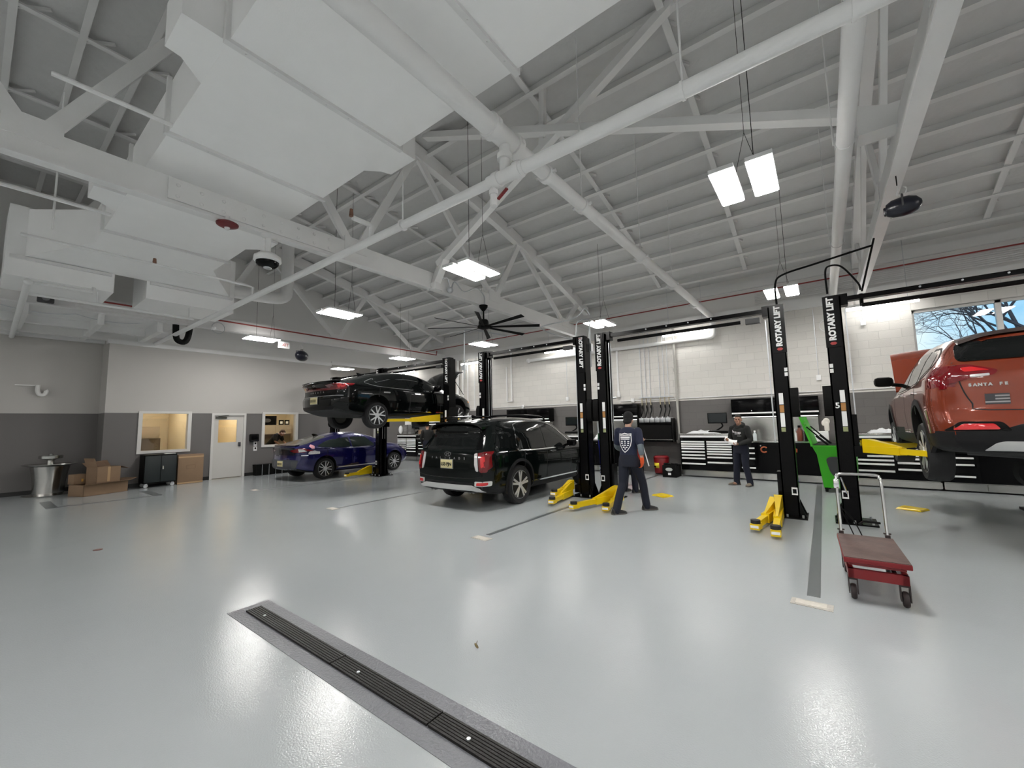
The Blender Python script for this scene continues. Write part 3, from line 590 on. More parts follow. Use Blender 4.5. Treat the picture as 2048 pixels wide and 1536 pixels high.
def cupboard(x0, w, where, door_split=(.32, .42, .7)):
    t_ = thing('base_cupboard', 'low black cupboard run with steel worktop ' + where, 'cupboard', (x0, YF_, 0), 0, 'low black cupboards')
    B().bx(0, w, 0, .62, .19, .98, bev=.006).obj('body', BLACK, t_)
    b = B().bx(.02, w-.02, .03, .6, .03, .19)
    n = 3; 
    for k in range(n): b.bx(k*w/n+.008, (k+1)*w/n-.008, -.004, .02, .045, .17)
    b.obj('kick_plate', STEEL, t_)
    B().bx(0, w, -.03, .64, .98, 1.02, bev=.005).obj('worktop', STEEL, t_)
    B().bx(0, w, .63, .645, 1.02, 1.62).obj('splash_panel', STEEL, t_)
    for z in (.83, .7, .56, .32):
        d = B().bx(.12, .5, -.012, 0, z-.05, z+.03 if z > .8 else z+.05).obj('drawer', BLKP, t_)
        B().bx(.15, .47, -.04, -.012, z-.018, z+.018, bev=.005).obj('drawer_pull', PULL, d)
    for a, e in ((.55, w*.66), (w*.66+.02, w-.04)):
        d = B().bx(a, e, -.014, 0, .22, .96).obj('door', BLKP, t_)
        B().cyl((a+.06, -.024, .9), (a+.06, -.014, .9), .016, n=10).obj('door_lock', CHR, d)
    return t_
def uppers(x0, x1, where):
    t_ = thing('wall_cabinet', 'black wall cabinet pair with bright lower rail ' + where, 'cabinet', (x0, 12.82, 1.66), 0, 'black wall cabinets'); w = x1-x0
    B().bx(0, w, 0, .36, .08, .49, bev=.008).bx(0, w, .02, .36, 0, .08).obj('body', BLACK, t_)
    for k in range(2):
        d = B().bx(k*w/2+.01, (k+1)*w/2-.01, -.014, 0, .12, .48, bev=.004).obj('door', BLACK, t_)
        B().cyl(((k+.5)*w/2, -.02, .16), ((k+.5)*w/2, -.014, .16), .013, n=8).obj('door_lock', CHR, d)
    B().bx(.01, w-.01, -.035, .0, .075, .115, bev=.006).obj('lower_pull', PULL, t_)
    B().bx(.04, w-.04, .05, .1, -.02, .0).obj('task_lamp', mat('task_lamp_panel', (.8, .8, .8), .5, emit=(1, .97, .9), es=1.2), t_)
    return t_
def monitor(x, z, where, w=.5):
    t_ = thing('monitor', 'black flat monitor on a bench arm ' + where, 'monitor', (x, 12.75, 1.215), 0, 'bench monitors')
    h = w*.6
    B().bx(-w/2, w/2, -.02, .02, z-1.215-h/2, z-1.215+h/2, bev=.01).obj('screen', BLACK, t_)
    B().bx(-w/2+.02, w/2-.02, -.024, -.02, z-1.215-h/2+.03, z-1.215+h/2-.02).obj('display', mat('display_dark', (.012, .016, .018), .12), t_)
    B().tube(smooth_pts([(0, .02, z-1.215), (0, .1, z-1.215-.05), (.1, .15, .2), (-.1, .12, .05), (-.1, .1, 0)], 4), .022, 8).bx(-.2, 0, .02, .18, 0, .02).obj('stand_arm', MBLK, t_)
    return t_
def keyboard(x, y, where):
    t_ = thing('keyboard', 'black keyboard tray ' + where, 'keyboard', (x, y, 1.215))
    B().bx(-.25, .25, -.1, .1, .0, .07, bev=.01).obj('tray', MBLK, t_); B().bx(-.22, .22, -.08, .07, .07, .085).obj('keys', PLASTIC, t_)
where = {0: 'in the far left corner bay', 1: 'partly hidden by the raised sedan lift', 2: 'behind the black car on the floor', 3: 'beside the man in the black hoodie', 4: 'under and behind the orange car'}
for i, x0 in enumerate((-16.37, -11.3, -8.0, -3.37, .52)):
    drawer_cab(x0, 1.38, where[i]); cupboard(x0+1.4, 1.86, where[i])
    if i < 4: uppers(x0+1.34, x0+3.3, where[i]); monitor(x0+.98, 1.64, where[i])
    if i in (2, 3): keyboard(x0+1.0, 12.72, where[i])
# hose reel cabinet with rail and drop hoses
hr = thing('hose_reel_cabinet', 'black open wall cabinet of hose reels under six drop lines', 'reel cabinet', (-4.72, 12.8, .95))
B().bx(0, 1.07, 0, .38, .0, .06).bx(0, .03, 0, .38, 0, .72).bx(1.04, 1.07, 0, .38, 0, .72).bx(0, 1.07, .34, .38, 0, .72).bx(0, 1.07, .0, .38, .55, .6).obj('shell', BLACK, hr)
B().bx(.02, 1.05, .03, .32, .06, .54).obj('dark_front', MBLK, hr)
B().bx(.0, 1.07, -.012, .01, .06, .085).obj('front_rail', STEEL, hr)
for k in range(6):
    x = .06+k*.165
    B().bx(x, x+.15, .02, .3, .6, .74, bev=.008).cyl((x+.03, .16, .74), (x+.03, .16, .78), .02, n=8).obj('pump_head', GALV, hr)
for k, x in enumerate((-4.64, -4.5, -4.36, -4.06, -3.92, -3.79)):
    tt = thing('drop_line', 'grey metal drop line with brass valve, number %s of six from left above the reels' % ('one', 'two', 'three', 'four', 'five', 'six')[k], 'pipe', (x, 13.14, 0), 0, 'six drop lines')
    B().tube([(0, 0, 2.33), (0, 0, 4.46)], .011, 8).obj('pipe', GALV, tt)
    B().tube([(0, -.02, 2.33), (.0, -.03, 2.2), (.01, -.04, 2.1)], .014, 8).obj('valve', mat('brass', (.42, .37, .24), .35, .9), tt)
    B().tube(smooth_pts([(.01, -.04, 2.1), (.03, -.06, 1.95), (.0, -.1, 1.8), (.02, -.2, 1.735)], 4), .016, 8).tube([(.01, -.045, 2.08), (.015, -.05, 2.0)], .022, 8).obj('hose', MBLK, tt)
tag(B().bx(-4.74, -3.68, YW-.05, YW-.01, 2.33, 2.37).obj('support_rail', GALV), 'thin metal rail carrying the six drop lines', 'rail')
# white wall pipes, conduits, outlets
tag(B().tube([(-9.0, 13.05, 4.03), (-2.55, 13.05, 4.03)], .058, 12).lathe([(.07, -9.06), (.085, -9.02), (.085, -8.98), (.06, -8.95)], (0, 13.05, 4.03), axis='X', n=12).obj('wall_pipe', WHITE), 'white horizontal pipe along the block wall under the strip lights', 'pipe')
tag(B().tube([(-5.41, 13.1, 4.03), (-5.41, 13.1, 2.5)], .03, 10).lathe([(.05, 2.42), (.06, 2.5), (.04, 2.6), (.03, 2.62)], (-5.41, 13.1, 0), n=10).obj('drop_pipe', WHITE), 'white drop pipe with valve right of the tall lift post', 'pipe')
tag(B().tube(smooth_pts([(-3.55, 13.1, 4.46), (-3.55, 13.1, 3.4), (-3.55, 13.12, 3.3), (-3.55, 13.12, 1.1), (-3.6, 13.1, 1.0)], 4), .035, 10).tube([(-3.55, 13.1, 3.1), (-3.55, 13.1, 3.2)], .045, 10).obj('rain_pipe', mat('pipe_beige', (.45, .44, .41), .5)), 'tall vertical pipe between reel cabinet and drawer cabinet', 'pipe')
def outlet(x, z, z1, label, m_=None):
    t_ = thing('outlet_box', label, 'outlet', (x, YW, z))
    B().bx(-.05, .05, -.06, 0, -.07, .07, bev=.008).obj('box', m_ or LETW, t_)
    B().cyl((0, -.02, .07), (0, -.02, z1-z), .009, n=6).obj('conduit', GALV, t_)
outlet(-7.4, 2.46, 3.95, 'white outlet box with conduit left of the lift lettering')
outlet(-4.95, 2.28, 2.36, 'small outlet box on the paint line behind the beanie')
outlet(-9.4, 2.26, 2.33, 'small outlet box on the paint line above the black car roof')
outlet(-.02, 2.62, 4.4, 'small outlet box between the two right posts')
outlet(.95, 3.9, 4.4, 'round topped conduit below the right strip light')
tag(B().bar((-13, YW-.012, 2.27), (-5.8, YW-.012, 2.27), .02, .02).bar((-5.4, YW-.012, 2.27), (9, YW-.012, 2.27), .02, .02).obj('surface_raceway', LETW), 'thin white raceway running along the paint line', 'conduit')
for k, (x, r, z0) in enumerate(((-12.9, .05, 1.6), (-12.6, .03, 1.6), (-12.3, .03, 1.6), (-11.9, .03, 2.2), (-9.9, .035, 2.5))):
    tag(B().tube([(x, 13.1, z0), (x, 13.1, 4.46)], r, 8).obj('wall_conduit', WHITE), 'white vertical pipe on the block wall, %s right of the raised hood' % ('first', 'second', 'third', 'fourth', 'fifth')[k], 'pipe')
tag(B().bx(-10.2, -10.16, YW-.05, YW, 2.5, 3.9).bar((-10.18, YW-.03, 2.5), (-9.9, YW-.03, 2.5), .04, .04).obj('wall_conduit', LETW), 'square white conduit beside the middle lift post', 'conduit')
tag(B().tube([(.25+.16*math.cos(a*.4), YW-.02, 3.95+.16*math.sin(a*.4)) for a in range(34)], .008, 6).obj('cable_coil', LETW), 'coil of white cable hung between the two right posts', 'cable')
# floor stuff by the wall: red oily waste cans, black tool crate
def waste_can(x, y, s, label):
    t_ = thing('waste_can', label, 'waste can', (x, y, 0))
    B().lathe([(.0, .03), (.17*s, .03), (.175*s, .05), (.19*s, .42*s), (.185*s, .43*s)], n=24).obj('drum', REDP, t_)
    B().lathe([(.195*s, .42*s), (.2*s, .44*s), (.16*s, .475*s), (.0, .48*s)], n=24).obj('lid', REDP, t_)
    lab = B(); lab.rings([[(.186*s*math.cos(a), .186*s*math.sin(a), z) for a in [-2.6+.1*k for k in range(11)]] for z in (.17*s, .3*s)], closed=False)
    o = lab.obj('yellow_label', mat('label_yellow', (.75, .6, .03), .5), t_); o.modifiers.new('s', 'SOLIDIFY').thickness = .006
    B().box((-.16*s*.78, -.16*s*.88, .2*s), (.08, .02, .05), rz=-.7).obj('label_print', BLACK, o)
    B().bar((-.1, -.21*s, .04), (.1, -.21*s, .04), .03, .02).obj('foot_pedal', MBLK, t_)
waste_can(-4.0, 12.72, 1.15, 'red oily waste can with yellow label left of the drawer cabinet')
rb_ = thing('red_bin', 'tall red plastic bin half hidden by the second worker', 'bin', (-4.72, 12.3, .3))
B().rings([[(-.14, -.13, 0), (.14, -.13, 0), (.14, .13, 0), (-.14, .13, 0)], [(-.19, -.17, .42), (.19, -.17, .42), (.19, .17, .42), (-.19, .17, .42)], [(-.21, -.19, .43), (.21, -.19, .43), (.21, .19, .43), (-.21, .19, .43)]]).obj('bucket', mat('red_plastic', (.5, .03, .02), .4), rb_)
B().bx(-.25, .25, -.2, .2, -.3, -.01).obj('stand_box', MBLK, rb_)
tb = thing('parts_crate', 'black crate with pale oval badge beside the red can', 'crate', (-3.56, 12.3, 0))
B().bx(-.22, .17, -.25, .25, .0, .34, bev=.015).obj('crate_body', MBLK, tb)
b = B()
for k in range(7): b.sph((-.18+k*.055, -.1+.03*(k % 2), .35), .045, n=8)
b.obj('bagged_scrap', BLACK, tb)
B().sph((-.03, -.252, .22), .1, 1, .06, .5, 14).obj('pale_badge', mat('badge_grey', (.5, .52, .5), .5), tb)
B().bx(-.06, .02, -.256, -.25, .07, .13).obj('white_label', LETW, tb)
# things on the worktops
def bottle(x, y, z, s, m1, m2, label):
    t_ = thing('bottle', label, 'bottle', (x, y, z))
    B().lathe([(.0, 0), (.04*s, 0), (.042*s, .02*s), (.042*s, .15*s), (.018*s, .19*s), (.016*s, .21*s), (0, .21*s)], n=14).obj('body', m1, t_)
    B().lathe([(.02*s, .205*s), (.02*s, .24*s), (0, .242*s)], n=12).obj('cap', m2, t_)
TEAL = mat('teal', (.02, .2, .14), .4)
bottle(-.62, 12.72, 1.02, 1.25, PAPER, LETW, 'white bottle on the steel worktop left of the lime cart')
bottle(-1.5, 12.75, 1.02, 1.1, mat('clear_bottle', (.55, .6, .62), .15), LETW, 'clear water bottle on the worktop right of the hoodie man')
bottle(-.52, 12.95, 1.02, 1.6, mat('rust_brown', (.16, .04, .02), .4), MBLK, 'dark red spray bottle behind the white bottle')
bottle(-.36, 12.9, 1.02, 1.5, MBLK, MBLK, 'black canister right of the white bottle')
bottle(1.55, 12.7, 1.22, 1.1, LETW, TEAL, 'white and green bottle beside the orange car fender')
bottle(-6.4, 12.7, 1.02, 1.5, PAPER, LETW, 'white bottle seen between the two middle posts')
def crumple(x, y, z, w, d, h, label, name='plastic_sheet', m_=None):
    b = B(); n = 16; g = []
    for i in range(n+1):
        g.append([])
        for j in range(n+1):
            u, v = i/n-.5, j/n-.5
            e = max(0, 1-(2*abs(u))**4)*max(0, 1-(2*abs(v))**4)
            g[-1].append((x+u*w, y+v*d, z+.004+h*e*(.45+.55*noise.noise(Vector((u*7+x, v*7, 3))))))
    b.rings(g, closed=False)
    o = b.obj(name, m_ or mat('film_white', (.75, .76, .78), .25, bump=.3, bscale=25)); o.modifiers.new('s', 'SOLIDIFY').thickness = .004
    return tag(o, label, 'plastic sheet')
crumple(-2.75, 12.8, 1.216, .9, .42, .13, 'crumpled clear plastic on the drawer cabinet left of the monitor')
crumple(1.1, 12.8, 1.216, .6, .4, .14, 'crumpled white bag on the right drawer cabinet')
crumple(-5.95, 12.75, 1.022, .4, .4, .3, 'white crumpled bag seen between the two middle posts')
bx_ = thing('white_carton', 'white carton on the worktop end behind the lime cart lid', 'box', (-.17, 12.75, 1.02))
B().bx(-.16, .24, -.15, .15, 0, .24, bev=.004).obj('carton', PAPER, bx_)
tag(B().bx(-.0, .1, 12.7, 12.85, 1.26, 1.5, bev=.03).sph((.05, 12.78, 1.5), .07, 1, 1, 1.2).sph((-.01, 12.78, 1.46), .05, .8, .8, 1.4).obj('glove_bundle', mat('glove_white', (.75, .72, .66), .7)), 'bundle of white gloves standing on the carton', 'gloves')
bo = thing('wooden_bowl', 'tan bowl on the worktop beside the clear bottle', 'bowl', (-1.75, 12.72, 1.02))
B().lathe([(.05, 0), (.11, .05), (.13, .1), (.12, .1), (.1, .06), (0, .03)], n=18).obj('bowl', mat('tan', (.4, .27, .13), .5), bo)
B().sph((.02, 0, .12), .06, n=10).obj('lamp_ball', LETW, bo)
# grinder like tool hanging at cupboard
for x, n_ in ((-1.28, 'left'), (-.72, 'right')):
    t_ = thing('hanging_clamp', 'orange clamp hung on the black cupboard door, %s of the lift post' % n_, 'clamp', (x, 12.46, .8))
    if n_ == 'left':
        B().tube([(.07*math.cos(a), 0, .07*math.sin(a)) for a in [.7+.4*k for k in range(13)]], .018, 8).obj('clamp_body', mat('clamp_orange', (.4, .09, .03), .45), t_)
    else:
        B().tube([(-.05, 0, -.1), (-.05, 0, .06), (.05, 0, .07), (.05, 0, -.02), (-.03, 0, -.03)], .022, 8).tube([(.07, 0, .05), (.13, 0, .02), (.12, 0, -.05)], .02, 8).obj('clamp_body', MATS['clamp_orange'], t_)
        B().tube([(.0, -.0, -.1), (.05, 0, -.2), (.03, 0, -.32)], .03, 8).obj('handle', MBLK, t_)
        B().sph((.04, -.02, .12), .035, n=8).sph((.09, 0, .1), .035, n=8).obj('knob', CHR, t_)
tag(B().tube([(-.72+.03*math.cos(k*.9)+.12*(k/60)**2, 12.36+.03*math.sin(k*.9), .52-.5*k/60) for k in range(60)], .008, 6).obj('coiled_hose', BLUEH), 'blue coiled air hose hanging behind the right empty post', 'hose')
ch = thing('air_hose_set', 'blue coiled air hose hung between the two middle posts', 'hose', (-4.0, 8.7, 1.15))
B().tube([(.12+.05*math.cos(k*.75), .05*math.sin(k*.75), .05-.012*k) for k in range(62)]+[(.08, 0, -.72), (.0, 0, -.78), (-.06, .0, -.74)]+[(-.06+.045*math.cos(k*.75), .045*math.sin(k*.75), -.72+.008*k) for k in range(30)]+[(-.1, 0, -.3), (-.13, 0, .1)], .013, 7).obj('hose', BLUEH, ch)
B().bx(-.12, .02, -.05, .05, .05, .2, bev=.02).obj('filter_unit', mat('unit_green', (.02, .12, .05), .4), ch)
B().tube([(-.12, 0, .2), (-.14, 0, .55), (-.12, 0, .98), (.35, 0, .98)], .018, 8).sph((.06, 0, .22), .04).obj('air_pipe', GALV, ch)
pu = thing('power_unit', 'grey hydraulic power unit low behind the tall lift post', 'pump', (-3.78, 8.62, 0))
B().bx(-.16, .1, -.08, .1, .14, .42, bev=.01).bx(-.16, .2, -.06, .02, .46, .52).obj('tank', mat('tank_grey', (.2, .21, .22), .45), pu)
B().cyl((-.14, -.12, .16), (-.02, -.12, .16), .035, n=10).obj('valve_block', CHR, pu)
B().bx(-.1, .06, -.04, .06, 0, .14).obj('stand', MBLK, pu)
tag(B().bx(-3.42, -3.36, 8.34, 8.5, .75, 1.08, bev=.02).obj('green_tank', mat('tank_green', (.02, .16, .07), .35)), 'green tank edge between the tall post and the navy vest', 'tank')
# ================================================================ CARS
TINT = mat('tinted_glass', (.005, .006, .006), .03, spec=.35); TINT2 = mat('clear_tint_glass', (.02, .028, .025), .03, spec=.5)
CLAD = mat('dark_cladding', (.010, .010, .011), .5, spec=.22, bump=.05, bscale=120, var=.1); TAILR = mat('tail_red', (.15, .002, .005), .1, coat=1., var=.1, vscale=9)
TAILW = mat('tail_clear', (.6, .58, .58), .12, coat=1.); TAILB = mat('tail_bright', (.62, .015, .02), .12, coat=1.)
SKID = mat('skid_silver', (.66, .66, .65), .35, .3); PLATE = mat('plate_yellow', (.70, .62, .34), .45, var=.05); SEAM = mat('seam_black', (.003, .003, .003), .6)
def pchip(T):
    xs = [a for a, _ in T]; ys = [b for _, b in T]; n = len(xs)
    d = [(ys[i+1]-ys[i])/(xs[i+1]-xs[i]) for i in range(n-1)]
    m = [d[0]]+[0 if d[i-1]*d[i] <= 0 else 2*d[i-1]*d[i]/(d[i-1]+d[i]) for i in range(1, n-1)]+[d[-1]]
    def f(x):
        if x <= xs[0]: return ys[0]
        if x >= xs[-1]: return ys[-1]
        i = max(k for k in range(n-1) if xs[k] <= x); h = xs[i+1]-xs[i]; t = (x-xs[i])/h
        return (2*t**3-3*t*t+1)*ys[i]+(t**3-2*t*t+t)*h*m[i]+(-2*t**3+3*t*t)*ys[i+1]+(t**3-t*t)*h*m[i+1]
    return f
def rpoly(pts, r=.03, n=4):
    out = []; k = len(pts)
    for i in range(k):
        a, b, c = Vector(pts[i-1]), Vector(pts[i]), Vector(pts[(i+1) % k]); u, v = a-b, c-b
        q = min(r, u.length*.45, v.length*.45); p0, p1 = b+u.normalized()*q, b+v.normalized()*q
        for j in range(n+1):
            t = j/n; out.append(tuple(p0*(1-t)**2+b*2*t*(1-t)+p1*t*t))
    return out
def ribbon(pts, w, sm=4):
    P = [p.to_2d() for p in smooth_pts([(*p, 0) for p in pts], sm)]; L = []; R = []
    for i, p in enumerate(P):
        d = (P[min(i+1, len(P)-1)]-P[max(i-1, 0)]).normalized(); n = Vector((-d.y, d.x)); L.append(tuple(p+n*w/2)); R.append(tuple(p-n*w/2))
    return L+R[::-1]
class Car:
    def __init__(s, name, label, group, S, loc, rz, paint):
        s.S = S; s.root = thing(name, label, 'car', loc, math.radians(rz), group); s.paint = paint
        zt, zb, hw, bl, ht, rs, fs = [pchip(S[k]) for k in ('zt', 'zb', 'hw', 'belt', 'ht', 'rear', 'front')]
        y0, y1 = S['len']; NS = 64; NL = 30; half = []
        for i in range(NS+1):
            y = y0+(y1-y0)*i/NS
            W, b0, t0, be, th = hw(y), zb(y), zt(y), min(bl(y), zt(y)-.03), ht(y); k = min(1, (t0-be)/.3)
            q = (t0-be)
            P = [(0, b0), (.72*W, b0), (.9*W, b0+.03), (.965*W, b0+.12), (.99*W, b0+.42*(be-b0)), (W, b0+.62*(be-b0)), (.985*W, be-.06), (.955*W, be),
                 (.955*W*.45+th*.55+.02*k, be+.52*q), (th, t0-.30*q*.5), (th-.07, t0-.045*k-.012), (.62*th, t0-.014*k), (0, t0)]
            R = smooth_pts([(x, z, 0) for x, z in P], 3)
            row = []
            for p in R:
                x, z = max(0, p.x), p.y
                dr, df = y-y0, y1-y
                yy = y+rs(z)*max(0, 1-dr/S.get('rf', .9))**1.4-fs(z)*max(0, 1-df/.9)**1.4
                if dr < .35: x *= 1-S.get('rc', .11)*(1-dr/.35)**2.2
                if df < .7: x *= 1-.22*(1-df/.7)**2.2
                row.append((x, yy, z))
            half.append(row)
        bm = bmesh.new(); n = len(half[0])
        ring = [[bm.verts.new(p) for p in r]+[bm.verts.new((-p[0], p[1], p[2])) for p in r[-2:0:-1]] for r in half]
        m = len(ring[0])
        for a, b in zip(ring, ring[1:]):
            for j in range(m):
                bm.faces.new((a[j], a[(j+1) % m], b[(j+1) % m], b[j]))
        for r, sg in ((ring[0], -1), (ring[-1], 1)):       # end caps as rows with a slight bulge
            rows = []
            for j in range(1, n-1):
                R_, L_ = r[j], r[m-j]; row = [R_]
                for k in range(1, 8):
                    u = k/8; x = R_.co.x*(1-u)+L_.co.x*u; q = x/max(R_.co.x, 1e-4)
                    row.append(bm.verts.new((x, R_.co.y+sg*S.get('bulge', .05)*(1-q*q)*min(1, R_.co.x/.4), R_.co.z)))
                rows.append(row+[L_])
            for a, b in zip(rows, rows[1:]):
                for k in range(8): bm.faces.new((a[k], a[k+1], b[k+1], b[k]))
            for row, ap in ((rows[0], r[0]), (rows[-1], r[n-1])):
                for k in range(8): bm.faces.new((row[k], row[k+1], ap))
        bmesh.ops.recalc_face_normals(bm, faces=bm.faces)
        s.bvh = BVHTree.FromBMesh(bm)
        me = bpy.data.meshes.new('body'); bm.to_mesh(me); bm.free()
        me.materials.append(paint); me.materials.append(SEAM)
        o = bpy.data.objects.new('body', me); C.objects.link(o)
        cb = B(); r = S['R']+.055
        for ya in (0, S['wb']):
            for sd in (-1, 1):
                W = hw(ya); cb.cyl((sd*(W-.34), ya, S['R']+.03), (sd*(W+.3), ya, S['R']+.03), r, n=40)
        co = cb.obj('cut', SEAM)
        md = o.modifiers.new('b', 'BOOLEAN'); md.object = co; md.operation = 'DIFFERENCE'; md.solver = 'EXACT'; md.material_mode = 'TRANSFER'
        dg = bpy.context.evaluated_depsgraph_get(); me2 = bpy.data.meshes.new_from_object(o.evaluated_get(dg))
        o.modifiers.clear(); o.data = me2; bpy.data.objects.remove(co); bpy.data.meshes.remove(me); me2.name = 'body'
        si = [i for i, mm in enumerate(me2.materials) if mm == SEAM][0]; ci = len(me2.materials); me2.materials.append(CLAD)
        for p in me2.polygons:
            p.use_smooth = True
            if p.normal.z < -.6 and p.center.z < .45: p.material_index = si
            elif p.center.z < S.get('clad', 0): p.material_index = ci
        me2.set_sharp_from_angle(angle=.75)
        o.parent = s.root; s.body = o; s.hw = hw; s.zt = zt
    def hit(s, p, d):
        r = s.bvh.ray_cast(Vector(p), Vector(d))
        return r[0] if r[0] is not None else None
    def patch(s, name, m, poly, ax, off=.005, parent=None, depth=.014, res=.05):
        """ax: 'R','L' side (poly y,z), 'B' rear, 'F' front (poly x,z), 'T' top (poly x,y)"""
        bm = bmesh.new(); f = bm.faces.new([bm.verts.new((p[0], p[1], 0)) for p in poly]); bmesh.ops.triangulate(bm, faces=[f])
        for _ in range(7):
            es = [e for e in bm.edges if e.calc_length() > res]
            if not es: break
            bmesh.ops.subdivide_edges(bm, edges=es, cuts=1); bmesh.ops.triangulate(bm, faces=bm.faces[:])
        D = {'R': (-1, 0, 0), 'L': (1, 0, 0), 'B': (0, 1, 0), 'F': (0, -1, 0), 'T': (0, 0, -1)}[ax]; D = Vector(D)
        for v in bm.verts:
            u, w_ = v.co.x, v.co.y
            P = {'R': (4, u, w_), 'L': (-4, u, w_), 'B': (u, -6, w_), 'F': (u, 9, w_), 'T': (u, w_, 4)}[ax]
            h = s.hit(P, D)
            if h is not None and ax in 'RL' and abs(h.x) < .68: h = None
            if h is None:
                yc = max(u, s.S['len'][0]+.01); q = {'R': (.95, yc, w_), 'L': (-.95, yc, w_), 'B': (u, s.S['len'][0]+.05, w_), 'F': (u, s.S['len'][1]-.05, w_), 'T': (u, w_, .9)}[ax]
                h = s.bvh.find_nearest(Vector(q))[0]
            v.co = h-D*off
        be = [e for e in bm.edges if e.is_boundary]
        r = bmesh.ops.extrude_edge_only(bm, edges=be)
        for v in [g for g in r['geom'] if isinstance(g, bmesh.types.BMVert)]: v.co += D*depth
        bmesh.ops.recalc_face_normals(bm, faces=bm.faces)
        # shell normals must face the viewer side
        if sum((f.normal.dot(D)*f.calc_area() for f in bm.faces)) > 0: bmesh.ops.reverse_faces(bm, faces=bm.faces)
        me = bpy.data.meshes.new(name); bm.to_mesh(me); bm.free()
        for p in me.polygons: p.use_smooth = True
        me.set_sharp_from_angle(angle=.8); me.materials.append(m)
        o = bpy.data.objects.new(name, me); C.objects.link(o); o.parent = parent or s.root; return o
    def sides(s, name, m, poly, off=.004, parent=None, **k):
        return [s.patch(name, m, poly, a, off, parent, **k) for a in ('R', 'L')]
    def wheels(s, style, droop=0, paint=ALU):
        R = s.S['R']
        for ya in (0, s.S['wb']):
            for sd in (1, -1):
                W = s.hw(ya)-.015; xo = sd*W; c = Vector((xo-sd*.115, ya, R-droop))
                w = B().lathe([(R*.70, -.1), (R*.93, -.115), (R*.985, -.09), (R, -.04), (R, .04), (R*.985, .09), (R*.93, .115), (R*.72, .1), (R*.70, .08), (R*.68, 0)], c, n=40, axis='X').obj('wheel', RUB, s.root)
                d = B(); d.lathe([(R*.715, sd*.10), (R*.70, sd*.112), (R*.66, sd*.10), (R*.64, sd*.04), (R*.2, sd*.02), (.001, sd*.02)], c, n=40, axis='X'); rim = d.obj('rim', mat('rim_dark', (.02, .02, .021), .4, .6), w)
                b = B(); n = {'twin': 5, 'split': 5, 'ten': 10, 'six': 5}[style]; f0 = c+Vector((sd*.085, 0, 0))
                def sp_(a0, a1, w0, w1, x0=.0, x1=.012):
                    p0 = Vector((sd*x0, math.cos(a0)*.05, math.sin(a0)*.05)); p1 = Vector((sd*x1, math.cos(a1)*R*.68, math.sin(a1)*R*.68))
                    dv = (p1-p0).normalized(); nn = Vector((sd, 0, 0)).cross(dv)
                    b.rings([[f0+p0+nn*w0+Vector((sd*.02, 0, 0)), f0+p0-nn*w0+Vector((sd*.02, 0, 0)), f0+p0-nn*w0-Vector((sd*.03, 0, 0)), f0+p0+nn*w0-Vector((sd*.03, 0, 0))],
                             [f0+p1+nn*w1+Vector((sd*.014, 0, 0)), f0+p1-nn*w1+Vector((sd*.014, 0, 0)), f0+p1-nn*w1-Vector((sd*.03, 0, 0)), f0+p1+nn*w1-Vector((sd*.03, 0, 0))]])
                for k in range(n):
                    a = 2*PI*k/n+.3
                    if style == 'twin': sp_(a-.1, a-.16, .02, .022); sp_(a+.1, a+.16, .02, .022)
                    elif style == 'split': sp_(a, a-.34, .018, .014); sp_(a, a+.2, .018, .013)
                    elif style == 'ten': sp_(a, a+(.12 if k % 2 else -.05), .012, .011)
                    else: sp_(a, a, .035, .045)
                b.lathe([(R*.72, -sd*.03), (R*.725, sd*.018), (R*.69, sd*.018), (R*.67, -sd*.02)], f0, n=40, axis='X')
                b.lathe([(.001, sd*.03), (.05, sd*.03), (.062, sd*.015), (.062, -sd*.02)], f0, n=20, axis='X')
                b.obj('spokes', paint, w)
                B().lathe([(R*.5, -sd*.02), (R*.5, sd*.01), (.08, sd*.01)], c, n=28, axis='X').obj('brake_disc', mat('brake_grey', (.14, .14, .14), .4, .8), w)
    def arches(s, m, w=.06):
        R = s.S['R']
        for ya in (0, s.S['wb']):
            r0 = R+.05; P = [(ya+(r0)*math.cos(a), R+.03+r0*math.sin(a)) for a in [-.35+k*(PI+.7)/22 for k in range(23)]]
            Q = [(ya+(r0+w)*math.cos(a), R+.03+(r0+w)*math.sin(a)) for a in [-.35+k*(PI+.7)/22 for k in range(23)]]
            P = [(y, max(z, .23)) for y, z in P]; Q = [(y, max(z, .23)) for y, z in Q]
            for a in ('R', 'L'):
                vs = []
                sg = 1 if a == 'R' else -1
                b = B(); rs = []
                for (p, q) in zip(P, Q):
                    h = s.hit((sg*4, q[0], q[1]), (-sg, 0, 0)); x = h.x if h else sg*s.hw(ya)*.97
                    h0 = s.hit((sg*4, p[0], p[1]), (-sg, 0, 0)); xx = h0.x if h0 else x
                    rs.append([(xx+sg*.016, *p), (x+sg*.012, *q), (x-sg*.03, *q), (xx-sg*.06, *p)])
                b.rings(rs).obj('arch_trim', m, s.root)
    def emblem(s, x, z, w, parent=None):
        h = s.hit((x, -6, z), (0, 1, 0)); y = h.y-.006
        b = B(); N = 28
        b.rings([[(x+w*(q*math.cos(2*PI*k/N)), y+dy, z+w*.55*(q*math.sin(2*PI*k/N))) for q, dy in ((1, 0), (1, -.006), (.84, -.006), (.84, 0))] for k in range(N+1)], caps=False)
        for sx in (-1, 1): b.bar((x+sx*w*.36-w*.1, y-.003, z-w*.42), (x+sx*w*.36+w*.1, y-.003, z+w*.42), w*.16, .007, up=(0, 1, 0))
        b.bar((x-w*.36, y-.003, z-w*.1), (x+w*.36, y-.003, z+w*.1), w*.15, .007, up=(0, 1, 0))
        b.obj('emblem', CHR, parent or s.root)
